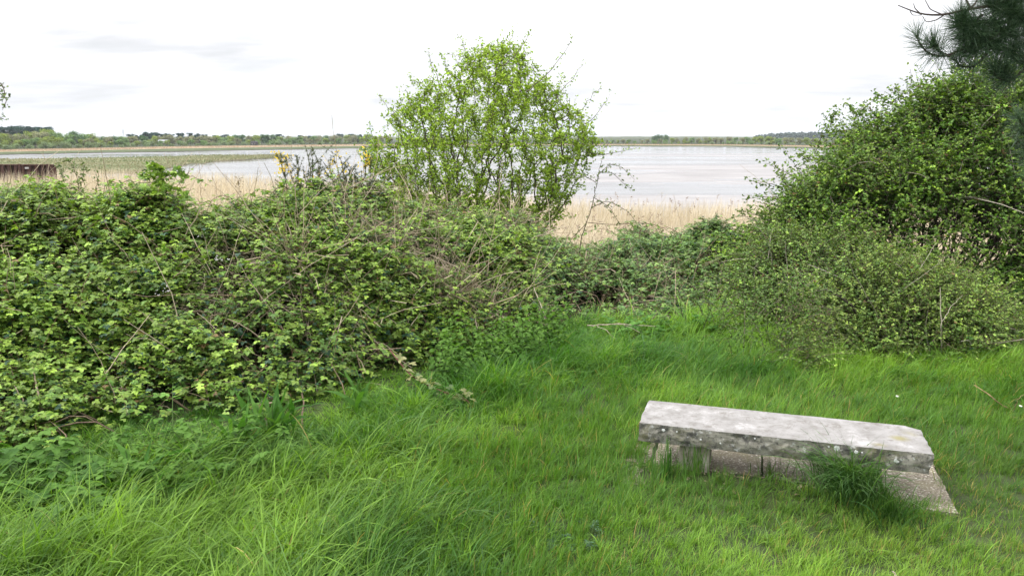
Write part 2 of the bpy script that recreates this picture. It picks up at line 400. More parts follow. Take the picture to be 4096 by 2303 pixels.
TREEB = [(-2200, 615), (-600, 604), (0, 599), (300, 594), (700, 586), (1100, 581), (1500, 577), (2048, 576), (2400, 577), (2900, 578), (3200, 582), (3600, 588), (4096, 594), (4800, 600), (6200, 610)]
def shore_y(u): return on(u, np.interp(u, *zip(*SHORE)), -4.9)[1]
def treeb_y(u): return on(u, np.interp(u, *zip(*TREEB)), -4.6)[1]
uu = np.linspace(-2200, 6200, 360)
ys = np.array([shore_y(u) for u in uu]) + 4 * fbm(uu * .02, uu * 0, 81); yt = np.array([treeb_y(u) for u in uu])
rows = []; cols_ = []
green, tan, wood = np.array([.085, .11, .05]), np.array([.36, .28, .185]), np.array([.05, .065, .03])
for f, dz, c in [(0, -.35, (.05, .045, .035)), (.012, .22, (.05, .045, .035)), (.02, .3, green), (.2, .35, green), (.44, .4, green * 1.2), (.5, .45, tan), (.8, .5, tan * .95), (.97, .6, tan), (1.03, .6, wood), (1.4, .8, wood)]:
    Yq = ys + f * (yt - ys); rows.append(np.stack([(uu - U0) / F_PX / 1.017 * Yq, Yq, Z_WATER + dz + .1 * fbm(uu * .05, uu * 0 + f * 50, 83)], 1))
    cols_.append(np.broadcast_to(c, (len(uu), 3)) * (1 + .25 * fbm(uu * .03, uu * 0 + f * 30, 84)[:, None]))
for yq, zq, c in [(1500, -3.2, wood), (2600, 3., (.10, .12, .05)), (4200, 6, (.08, .10, .05)), (6500, 8, (.07, .09, .05)), (9000, 2, (.06, .08, .05))]:
    Yq = np.maximum(uu * 0 + yq, yt * 1.5); rows.append(np.stack([(uu - U0) / F_PX / 1.017 * Yq, Yq, zq + 3 * fbm(uu * .004, uu * 0 + yq, 85) * (yq > 2000)], 1)); cols_.append(np.broadcast_to(c, (len(uu), 3)))
G = np.stack(rows); grid_mesh('far_shore', G[..., 0], G[..., 1], G[..., 2], M_far, colors=np.concatenate(cols_))

# far blue hills with a wooded, uneven skyline
def ridge(name, pts, y, mat, c0, seed, depth=500, rough=6., label=None, cat=None):
    u = np.linspace(pts[0][0], pts[-1][0], 300); zt = np.array([at(q, np.interp(q, *zip(*pts)), y)[2] for q in u])
    zt = zt + rough * fbm(u * .05, u * 0, seed, 5)
    X = (u - U0) / F_PX / 1.017 * y; base = -5
    P = [np.stack([X, u * 0 + y - depth, u * 0 + base], 1), np.stack([X, u * 0 + y - depth * .3, base + (zt - base) * .65 + rough * fbm(u * .08, u * 0 + 3, seed + 1)], 1),
         np.stack([X, u * 0 + y, zt], 1), np.stack([X, u * 0 + y + depth, u * 0 + base], 1)]
    G = np.stack(P); cc = np.broadcast_to(c0, (4 * len(u), 3)) * (1 + .35 * fbm(G[..., 0].ravel() * .02, G[..., 1].ravel() * .02, seed + 3)[:, None])
    return grid_mesh(name, G[..., 0], G[..., 1], G[..., 2], mat, colors=cc, smooth=False)
ridge('hills', [(-1600, 552), (400, 553), (1500, 552), (2000, 549), (2250, 549), (2420, 546), (2480, 547), (2500, 544), (2560, 545), (2650, 547), (2850, 551), (3100, 549), (3500, 546), (5500, 545)], 6200, M_far, (.06, .085, .06), 91, 900, 4)

# ------------------------------------------------------------------ trees across the water
def far_tree(name, label, cat, kind, seed, group):
    """unit tree, 1 high: tapered trunk with limbs, crown of many leaf clumps"""
    r = np.random.default_rng(seed)
    root = thing(name, label, cat, (0, 0, 0), group)
    pine = kind == 'pine'; bush = kind == 'bush'
    lobes = []
    nl = 16 if not bush else 10
    for i in range(nl):
        if pine: c = (r.normal(0, .2), r.normal(0, .2), r.uniform(.52, .9)); s = r.uniform(.10, .2) * np.array([1.3, 1.3, .65])
        elif bush: c = (r.normal(0, .36), r.normal(0, .3), r.uniform(.2, .62)); s = r.uniform(.2, .34) * np.array([1.25, 1.2, 1])
        else:
            h = r.uniform(.22, .84); rr = .36 * math.sin(np.clip((h - .05) / .95, 0, 1) * np.pi) ** .6; an = r.uniform(0, 6.28); q = r.uniform(.4, 1) ** .5
            c = (rr * q * math.cos(an), rr * q * math.sin(an), h); s = r.uniform(.13, .23) * np.array([1.15, 1.15, .9])
        lobes.append((np.array(c), s, r.uniform(.72, 1.28)))
    tips = np.array([l_[0] for l_ in lobes])
    K = 5; t = np.linspace(0, 1, K)[None, :, None]
    start = np.stack([0 * tips[:, 0], 0 * tips[:, 0], np.minimum(tips[:, 2] * .55, .5)], 1)
    paths = start[:, None] * (1 - t) + tips[:, None] * t; paths[..., 2] += .05 * np.sin(t[..., 0] * np.pi)
    ac = Acc(); ac.add(*tubes(paths, np.linspace(.014, .004, K)[None]), C=(.10, .085, .07))
    tp = np.stack([r.normal(0, .008, 6), r.normal(0, .008, 6), np.linspace(-.02, .72, 6)], 1)[None]
    ac.add(*tubes(tp, np.linspace(.03, .01, 6)[None], 6), C=(.10, .085, .07))
    V, F, C = ac.get(); part('trunk', V, F, M_bark, root, C)
    P, N, C = [], [], []
    per = 150 if not bush else 160
    for c, s, b in lobes:
        d = nrm(r.normal(size=(per, 3))); rad = r.uniform(.55, 1.08, per)[:, None]
        P.append(c + d * s * rad); N.append(d + r.normal(0, .5, (per, 3)) + [0, 0, .3]); C.append(np.full(per, b) * r.uniform(.7, 1.3, per))
    P, N, C = np.concatenate(P), np.concatenate(N), np.concatenate(C)
    ok = P[:, 2] > .03; P, N, C = P[ok], N[ok], C[ok]
    base = {'pine': (.028, .065, .052), 'bush': (.21, .28, .14), 'oak': (.22, .28, .07), 'ash': (.17, .265, .10), 'bare': (.25, .26, .15), 'dark': (.09, .16, .07)}[kind]
    V, F = scatter(LEAF_V, LEAF_F, P, r.normal(size=P.shape), N, (.050 if not bush else .075) * r.uniform(.7, 1.4, len(P)))
    part('crown', V, F, M_far, root, rep(np.asarray(base)[None] * C[:, None], 7))
    return root
KIND_LABEL = {'oak': ('broadleaf_tree', 'olive green domed tree in the wood across the water', 'tree', 'olive green trees across the water'),
              'ash': ('broadleaf_tree', 'fresh green rounded tree in the wood across the water', 'tree', 'fresh green trees across the water'),
              'bare': ('broadleaf_tree', 'brownish half-bare tree in the wood across the water', 'tree', 'half-bare trees across the water'),
              'dark': ('broadleaf_tree', 'dark green rounded tree in the wood across the water', 'tree', 'dark green trees across the water'),
              'pine': ('pine_tree', 'dark blue-green pine rising above the wood across the water', 'tree', 'pines above the far wood'),
              'bush': ('willow_scrub', 'pale grey-green scrub bush at the foot of the wood across the water', 'bush', 'scrub bushes along the far bank')}
PROTO = {}
def plant_far(kind, u, y, vtop, wf=1.0, zb=None):
    rr = random.Random(int(u * 7 + y * 13))
    v_ = rr.randrange(3)
    ztop = at(u, vtop, y)[2]; z0 = Z_WATER + .6 if zb is None else zb
    h = max((ztop - z0) * 1.06, 1.5); loc = (at(u, vtop, y)[0], y, z0)
    key = (kind, v_); sc = (h * wf, h * wf, h * 1.02)
    if key not in PROTO:
        o = far_tree(*KIND_LABEL[kind][:3], kind, 100 + 10 * list(KIND_LABEL).index(kind) + v_, KIND_LABEL[kind][3]); PROTO[key] = o
        o.location = loc; o.rotation_euler = (0, 0, rr.uniform(0, 6.28)); o.scale = sc
        return o
    return copy_thing(PROTO[key], loc, rr.uniform(0, 6.28), sc)
rnd = random.Random(5)
TOPL = [(-500, 533), (0, 536), (70, 538), (120, 530), (180, 518), (215, 524), (260, 527), (310, 525), (360, 534), (430, 546), (520, 545), (600, 541), (700, 542), (800, 541), (900, 542), (1000, 540), (1150, 543), (1300, 540), (1450, 539), (1600, 541)]
u = -420.
while u < 1560:                                           # back row of the left wood, then its front row and scrub
    yb_ = treeb_y(u); vt = np.interp(u, *zip(*TOPL))
    plant_far(rnd.choice(['oak', 'oak', 'ash', 'bare', 'dark'] if u < 520 else ['oak', 'ash', 'bare', 'bare', 'dark']), u + rnd.uniform(-8, 8), yb_ + rnd.uniform(50, 75), vt + rnd.uniform(-2, 5), 1.05)
    u += rnd.uniform(26, 40) if u < 520 else rnd.uniform(20, 32)
u = -400.
while u < 1540:
    yb_ = treeb_y(u); vt = np.interp(u, *zip(*TOPL)); vb = np.interp(u, *zip(*TREEB))
    plant_far(rnd.choice(['oak', 'ash', 'oak', 'bare'] if u < 520 else ['ash', 'bare', 'oak', 'bush']), u + rnd.uniform(-8, 8), yb_ + rnd.uniform(16, 30), vt + (vb - vt) * rnd.uniform(.25, .5), 1.1)
    u += rnd.uniform(30, 52)
u = -400.
while u < 1540:
    yb_ = treeb_y(u); vt = np.interp(u, *zip(*TOPL)); vb = np.interp(u, *zip(*TREEB))
    plant_far('bush', u + rnd.uniform(-8, 8), yb_ + rnd.uniform(3, 10), vb - (vb - vt) * rnd.uniform(.28, .5), 1.0)
    u += rnd.uniform(34, 60)
for u, vt in [(-60, 515), (-20, 512), (18, 509), (52, 508), (88, 512), (118, 510), (150, 509), (176, 509), (196, 517)]:      # dark pine clump on the left rise
    plant_far('pine', u, 560 + rnd.uniform(-25, 40), vt + rnd.uniform(-1, 3), .9)
for u, vt in [(515, 537), (545, 542), (572, 535), (584, 532), (600, 534), (612, 532), (634, 535), (660, 535), (676, 538), (716, 533), (726, 537), (766, 533), (790, 537), (812, 538), (860, 543), (905, 540), (960, 544), (1060, 543), (1110, 537), (1200, 541), (1240, 543), (1362, 536), (1400, 538), (1440, 540)]:
    plant_far('pine', u, treeb_y(u) + 130 + rnd.uniform(0, 40), vt + rnd.uniform(-1, 2), .75)
TOPR = [(2180, 556), (2330, 556), (2480, 558), (2600, 556), (2690, 553), (2730, 546), (2780, 552), (2900, 549), (2960, 546), (3050, 548), (3120, 545), (3200, 549), (3300, 552), (3500, 548), (4400, 545)]
u = 2150.
while u < 4300:                                           # wood on the right bank
    yb_ = treeb_y(u); vt = np.interp(u, *zip(*TOPR)); vb = np.interp(u, *zip(*TREEB))
    plant_far(rnd.choice(['bare', 'ash', 'oak', 'bare']), u + rnd.uniform(-6, 6), yb_ + rnd.uniform(25, 55), vt + rnd.uniform(-2, 4), 1.0)
    if rnd.random() < .75: plant_far(rnd.choice(['bush', 'oak', 'ash']), u + rnd.uniform(-14, 14), yb_ + rnd.uniform(4, 14), vb - (vb - vt) * rnd.uniform(.3, .62), 1.1)
    u += rnd.uniform(20, 32) * (1.5 if u > 3300 else 1)
for u, vt in [(2618, 543), (2640, 539), (2662, 541), (2630, 548)]:
    plant_far('dark', u, 960 + rnd.uniform(0, 30), vt, .95)
# dark wooded ridge beyond the right bank: one far mass
rg = np.random.default_rng(8); n_ = 13000
ur = rg.uniform(3020, 4500, n_); yr_ = rg.uniform(1850, 2050, n_); vt = np.interp(ur, [3020, 3080, 3150, 3250, 3400, 5200], [549, 541, 536, 533, 535, 530]) + 3 * fbm(ur * .06, ur * 0, 9, 3)
ax_ = (ur - U0) / F_PX / 1.017; zt = H_CAM - (vt - V_HOR) / F_PX / 1.035 * yr_
hf = rg.uniform(0, 1, n_) ** .6
V, F = scatter(LEAF_V, LEAF_F, np.stack([ax_ * yr_, yr_, -4 + (zt + 4) * hf], 1), rg.normal(size=(n_, 3)), rg.normal(size=(n_, 3)) + [0, -.6, .5], rg.uniform(4, 7.5, n_))
tag(build('woodland', V, F, M_far, None, rep(np.array([[.035, .058, .045]]) * rg.uniform(.7, 1.3, (n_, 1)), 7)), 'dark pine ridge far off behind the right bank', 'woodland', kind='stuff')

# power pylons, hut and house on the far side
M_steel = ramp_mat('galvanised_steel', [(.4, (.32, .33, .34)), (.7, (.42, .43, .44))], 2, 4, .6, 0)
def pylon(u, vb, vt, y, label):
    p0 = at(u, vb, y); h = (vb - vt) / F_PX * y; root = thing('electricity_pylon', label, 'pylon', p0, 'pylons on the skyline')
    w0, w1 = h * .10, h * .018; segs = []
    lv = np.linspace(0, 1, 7)
    cor = lambda t: [np.array([sx * (w0 + (w1 - w0) * t), sy * (w0 + (w1 - w0) * t), h * t]) for sx, sy in ((-1, -1), (1, -1), (1, 1), (-1, 1))]
    for i in range(6):
        a_, b_ = cor(lv[i]), cor(lv[i + 1])
        for k in range(4): segs += [(a_[k], b_[k]), (a_[k], b_[(k + 1) % 4]), (a_[(k + 1) % 4], b_[k])]
    T_ = np.linspace(0, 1, 2)[None, :, None]
    sa = np.array([s[0] for s in segs])[:, None]; sb = np.array([s[1] for s in segs])[:, None]
    V, F = tubes(sa * (1 - T_) + sb * T_ + p0, np.full((len(segs), 2), h * .006)); part('tower', V, F, M_steel, root)
    for f, wd in ((.66, .15), (.80, .19), (.93, .13)):
        ar_ = [(np.array([-wd * h, 0, f * h]), np.array([wd * h, 0, f * h])), (np.array([-wd * h, 0, f * h]), np.array([0, 0, (f + .05) * h])), (np.array([wd * h, 0, f * h]), np.array([0, 0, (f + .05) * h]))]
        sa = np.array([s[0] for s in ar_])[:, None]; sb = np.array([s[1] for s in ar_])[:, None]
        V, F = tubes(sa * (1 - T_) + sb * T_ + p0, np.full((3, 2), h * .006)); part('cross_arm', V, F, M_steel, root)
pylon(495, 556, 518, 2600, 'tallest lattice pylon standing above the trees across the water')
pylon(456, 554, 534, 3900, 'small faint lattice pylon just left of the tallest pylon')
pylon(440, 554, 536, 4000, 'faint lattice pylon farthest left of the three on the skyline')
def box_v(c, s):
    x, y, z = s; v = np.array([[i, j, k] for i in (-.5, .5) for j in (-.5, .5) for k in (0, 1)]) * [x, y, z] + c
    return v, [np.array([[0, 1, 3, 2], [4, 6, 7, 5], [0, 4, 5, 1], [2, 3, 7, 6], [0, 2, 6, 4], [1, 5, 7, 3]])]
def gable(c, s, over=.06):
    x, y, z = s; hx, hy = x * (.5 + over), y * (.5 + over)
    v = np.array([[-hx, -hy, 0], [hx, -hy, 0], [hx, hy, 0], [-hx, hy, 0], [-hx, 0, z], [hx, 0, z]]) + c
    return v, [np.array([[0, 1, 5, 4], [2, 3, 4, 5], [3, 2, 1, 0]]), np.array([[0, 4, 3], [1, 2, 5]])]
M_tar = ramp_mat('tarred_board', [(.4, (.025, .024, .024)), (.7, (.05, .045, .045))], 6, 6, .8, .2)
M_pale = ramp_mat('pale_render', [(.4, (.30, .30, .29)), (.7, (.40, .39, .37))], 2, 6, .8, .1)
M_roof = ramp_mat('slate_roof', [(.4, (.22, .23, .25)), (.7, (.32, .33, .35))], 2, 6, .7, .2)
def house(name, label, cat, u, v, y, size, wall, roof, win):
    p0 = at(u, v, y); root = thing(name, label, cat, p0); x, d, z = size
    part('wall', *box_v(p0, (x, d, z)), wall, root); part('roof', *gable(p0 + [0, 0, z + .003], (x, d, z * .7)), roof, root)
    for k in win: part('window', *box_v(p0 + [k * x, -d / 2 - .03, z * .4], (x * .12, .08, z * .35)), M_tar if wall is M_pale else M_pale, root)
house('bird_hide', 'small dark wooden hut at the edge of the wood across the water', 'hut', 1018, 582, treeb_y(1018) - 6, (4.4, 3, 2.0), M_tar, M_tar, (-.25, .2))
house('house', 'long pale low house among the trees across the water', 'house', 655, 574, treeb_y(655) + 40, (6.5, 4, 1.6), M_pale, M_roof, (-.35, -.1, .2))

# rusty steel bulkhead standing in the reeds on the left
M_rust = ramp_mat('rusty_steel', [(.25, (.032, .018, .015)), (.5, (.062, .030, .024)), (.7, (.09, .05, .04))], 1.6, 8, .85, .4, 9, (1, 1, .35))
pw = at(96, 700, 101); pr = at(203, 659, 100); ztop = pr[2] - .12
root = thing('sheet_pile_wall', 'rusty steel sheet pile wall standing in the reeds by the left marsh', 'wall', (pr[0] - 6, 101, Z_WATER))
xs_, ys_ = [], []; x_ = pr[0] - 13.0; k = 0
while x_ < pr[0]:
    for dx, dy in ((0, 0), (.32, 0), (.45, .42), (.77, .42)): xs_.append(x_ + dx); ys_.append(100 + (pr[0] - x_) * .06 + dy)
    x_ += .9
n_ = len(xs_); xs_, ys_ = np.array(xs_), np.array(ys_)
V = np.concatenate([np.stack([xs_, ys_ + o, xs_ * 0 + z], 1) for o in (0, .05) for z in (Z_WATER, ztop)])
i = np.arange(n_ - 1)
F = [np.concatenate([np.stack([i, i + 1, n_ + i + 1, n_ + i], 1), np.stack([2 * n_ + i, 2 * n_ + i + 1, 3 * n_ + i + 1, 3 * n_ + i], 1), np.stack([n_ + i, n_ + i + 1, 3 * n_ + i + 1, 3 * n_ + i], 1)])]
part('sheet_piling', V, F, M_rust, root)
v_, f_ = box_v((0, 0, 0), (13.2, .62, .14)); v_[:, 1] += v_[:, 0] * -.06; part('capping_beam', v_ + [pr[0] - 6.5, 100.62, ztop + .01], f_, M_rust, root)
for q in (.3, 4.1, 8.2): part('post', *box_v((pr[0] - q, 99.84 + q * .06, Z_WATER), (.26, .24, ztop - Z_WATER + .22)), M_rust, root)
part('notice_plate', *box_v((pr[0] - 3.15, 100.06, ztop - .42), (.5, .04, .24)), M_pale, root)

# ------------------------------------------------------------------ reeds
def reeds(name, n, a0, a1, ymin, yfrac_pow, w, hmin, hmax, seed, label):
    r = np.random.default_rng(seed)
    a = r.uniform(a0, a1, n); yf = np.interp(a, A_R, Y_R) + 1.6 * fbm(a * 20, a * 0, 3)
    t = r.uniform(0, 1, n) ** yfrac_pow; y = ymin + t * (yf - ymin); x = a * y
    edge = r.uniform(0, 1, n) < .05; y = np.where(edge, yf - r.uniform(0, 3, n), y); x = a * y
    clump = fbm(x * .25, y * .25, seed + 1, 3)
    h = r.uniform(hmin, hmax, n) * (1 + .12 * clump) * np.where(edge, 1.1, 1) * (1 + .42 * ((a < -.52) & (y < 99) & (y > 55)))
    P = np.stack([x, y, np.full(n, Z_WATER + .1)], 1)
    az = r.normal(.2, .9, n) + 1.2 * fbm(x * .1, y * .1, seed + 5)
    V, F = blades(P, h, az, np.abs(r.normal(.30, .26, n)), w * (1 + .004 * y) * r.uniform(.6, 1.4, n), K=2, prof=np.array([1, .8, .15]))
    k = np.clip(.5 + .5 * clump + r.normal(0, .3, n), 0, 1)
    C = mixc((.42, .35, .235), (.68, .62, .48), k) * r.uniform(.8, 1.15, (n, 1))
    tag(build(name, V, F, M_dry, None, rep(C, 6)), label, 'reeds', kind='stuff')
reeds('reeds', 150000, -1.05, 1.15, 33, 1.25, .021, 1.5, 2.2, 201, 'straw-coloured reed bed between the bramble bank and the mudflats')
# tall seed heads standing out of the near reeds
r = np.random.default_rng(207); n_ = 700
a = r.uniform(-.9, .9, n_); y = 34 + r.uniform(0, 1, n_) ** 1.3 * (np.interp(a, A_R, Y_R) - 35)
P = np.stack([a * y, y, a * 0 + Z_WATER + .1], 1); h = r.uniform(2.2, 2.75, n_); az = r.normal(.2, .7, n_)
ac = Acc(); ln = np.abs(r.normal(.12, .1, n_))
V, F = blades(P, h, az, ln, np.full(n_, .016), K=3, prof=np.array([1, 1, .9, .7])); ac.add(V, F, rep(mixc((.26, .2, .13), (.42, .34, .22), r.uniform(0, 1, n_)), 8))
tip = V.reshape(n_, 4, 2, 3)[:, -1].mean(1)
for q in range(5):
    X_ = np.stack([.6 * np.cos(az), .6 * np.sin(az), .6 - .25 * q + 0 * az], 1) + r.normal(0, .2, (n_, 3))
    V, F = scatter(LEAF_V, LEAF_F, tip + r.normal(0, .02, (n_, 3)) - [0, 0, .03 * q], X_, r.normal(size=(n_, 3)), np.stack([r.uniform(.14, .26, n_), np.full(n_, .06), np.full(n_, .06)], 1))
    ac.add(V, F, rep(mixc((.22, .17, .13), (.34, .28, .22), r.uniform(0, 1, n_)), 7))
V, F, C = ac.get(); tag(build('reed_seed_heads', V, F, M_dry, None, C), 'brown feathery seed heads rising out of the near reeds', 'reeds', kind='stuff')
# reeds on the far bank: a tan fringe
r = np.random.default_rng(209); n_ = 26000
uf = r.uniform(-900, 4600, n_); sy = np.interp(uf, uu, ys); ty = np.interp(uf, uu, yt); y = sy + r.uniform(.5, .99, n_) * (ty - sy); a = (uf - U0) / F_PX / 1.017
V, F = blades(np.stack([a * y, y, y * 0 + Z_WATER + .4], 1), r.uniform(.25, .6, n_), r.uniform(0, 6.28, n_), np.abs(r.normal(.2, .2, n_)), r.uniform(.25, .6, n_), K=2, prof=np.array([1, .9, .2]))
tag(build('far_reeds', V, F, M_dry, None, rep(mixc((.34, .25, .17), (.46, .36, .25), r.uniform(0, 1, n_)), 6)), 'thin tan reed fringe along the far bank', 'reeds', kind='stuff')
# tussocks of the salt marsh
r = np.random.default_rng(211); n_ = 16000
us, yn_, yf_ = _; uf = r.uniform(us[0], us[-1], n_); y = np.interp(uf, us, yn_) + r.uniform(.03, .97, n_) * (np.interp(uf, us, yf_) - np.interp(uf, us, yn_)); a = (uf - U0) / F_PX / 1.017
k = np.clip(.5 + .8 * fbm(a * y * .05, y * .12, 212, 3) + r.normal(0, .2, n_), 0, 1)
V, F = blades(np.stack([a * y, y, y * 0 - 4.85], 1), r.uniform(.2, .5, n_), r.uniform(0, 6.28, n_), np.abs(r.normal(.4, .3, n_)), r.uniform(.2, .5, n_), K=2, prof=np.array([1, .9, .3]))
tag(build('marsh_grass', V, F, M_dry, None, rep(mixc((.15, .19, .085), (.27, .255, .15), k), 6)), 'short green and buff tussocks covering the saltmarsh spit', 'grass', kind='stuff')

# ------------------------------------------------------------------ thickets: leaf sprays over a mound
def hf_cells(fn, x0, x1, y0, y1, res=.05):
    x = np.arange(x0, x1, res); y = np.arange(y0, y1, res); X, Y = np.meshgrid(x, y, indexing='ij')
    Z = fn(X, Y); gx, gy = np.gradient(Z, res); return X, Y, Z, gx, gy, res
def pick(cells, ok, n, r):
    X, Y, Z, gx, gy, res = cells
    w = np.sqrt(1 + np.minimum(gx * gx + gy * gy, 16)) * ok
    i = r.choice(w.size, n, p=(w / w.sum()).ravel())
    dx, dy = r.uniform(-.5, .5, n) * res, r.uniform(-.5, .5, n) * res
    g1, g2 = np.clip(gx.ravel()[i], -4, 4), np.clip(gy.ravel()[i], -4, 4)
    P = np.stack([X.ravel()[i] + dx, Y.ravel()[i] + dy, Z.ravel()[i] + g1 * dx + g2 * dy], 1)
    return P, nrm(np.stack([-g1, -g2, np.ones(n)], 1))
def sprays(P, N, L, m, tmpl, size, r, c_old, c_new, up=.5, wild=.6, droop=.5, depth=(.05, .2), sbase=.0022, leafup=1.0, dark=None, darkf=.15, side=.8, newbias=0., stem_c=(.10, .075, .04), cjit=.22, flat=.30):
    """twigs starting a little inside the mound and leaving it, leaves along both sides. returns stems and leaves"""
    n = len(P); D = nrm(N * .7 + np.array([0, 0, up]) + r.normal(0, wild, (n, 3)))
    L = L * r.uniform(.55, 1.35, n); P0 = P - N * r.uniform(*depth, n)[:, None]
    K = 6; t = np.linspace(0, 1, K)
    side_v = nrm(np.cross(D, np.array([0, 0, 1.]) + .01)); bend = r.normal(0, .18, n)
    def curve(tt): return P0[:, None] + D[:, None] * (L[:, None] * tt)[..., None] + side_v[:, None] * (bend[:, None] * L[:, None] * tt ** 2)[..., None] - np.array([0, 0, 1.]) * (droop * L[:, None] * tt ** 2)[..., None]
    path = curve(np.broadcast_to(t, (n, K)))
    st = tubes(path, sbase * (1 - .7 * t)[None] * r.uniform(.7, 1.4, n)[:, None], 3)
    tl = np.clip((np.arange(m)[None] + r.uniform(.1, .9, (n, m))) / m * .92 + .08, 0, 1)
    C0 = curve(tl); C1 = curve(np.clip(tl + .05, 0, 1.1)); T = nrm(C1 - C0)
    sg = np.where((np.arange(m)[None] + r.integers(0, 2, (n, 1))) % 2 == 0, 1., -1.)[..., None]
    X = T * .45 + side_v[:, None] * sg * side + r.normal(0, .3, (n, m, 3))
    Nn = np.array([0, 0, leafup]) + N[:, None] * .3 + r.normal(0, flat, (n, m, 3))
    S = size * r.uniform(.45, 1.4, (n, m)) * (1 - .35 * tl)
    young = np.clip(tl * .75 + r.normal(0, .22, (n, m)) + r.normal(newbias, .22, (n, 1)) - .15, 0, 1).ravel()
    Cl = mixc(c_old, c_new, young) * np.exp(r.normal(0, cjit, (n * m, 1))) * np.repeat(np.exp(r.normal(0, .16, (n, 1))), m, 0); rb = r.uniform(0, 1, n * m) < .02; Cl[rb] = np.array([.19, .13, .05]) * r.uniform(.6, 1.2, (rb.sum(), 1))
    tn = np.exp(.30 * fbm(P[:, 0] * 1.9 + 3, P[:, 1] * 1.9 + P[:, 2] * 1.9, 78, 3)); Cl = Cl * np.repeat(tn, m)[:, None]
    if dark is not None:
        dk = r.uniform(0, 1, n * m) < darkf * (1 - young); Cl[dk] = np.array(dark) * r.uniform(.8, 1.2, (dk.sum(), 1))
    lv = scatter(tmpl[0], tmpl[1], C0.reshape(-1, 3), X.reshape(-1, 3), Nn.reshape(-1, 3), S.ravel())
    return st, (6, 3), lv, rep(Cl, len(tmpl[0])), path
def canes(starts, dirs, L, r, droop, rad, K=9, wob=.1):
    n = len(starts); t = np.linspace(0, 1, K)
    D = nrm(dirs); sv = nrm(np.cross(D, np.array([0, 0, 1.]) + .02)); b = r.normal(0, .25, n)
    p = starts[:, None] + D[:, None] * (L[:, None] * t)[..., None] + sv[:, None] * (b[:, None] * L[:, None] * t ** 2)[..., None]
    p[..., 2] -= (droop * L)[:, None] * t ** 2
    p += np.cumsum(r.normal(0, wob / K, (n, K, 3)), 1) * L[:, None, None] * t[None, :, None] ** .5
    return p, rad[:, None] * (1 - .65 * t)[None]
BR_OLD, BR_NEW, BR_DK = (.080, .170, .028), (.245, .365, .050), (.024, .075, .036)
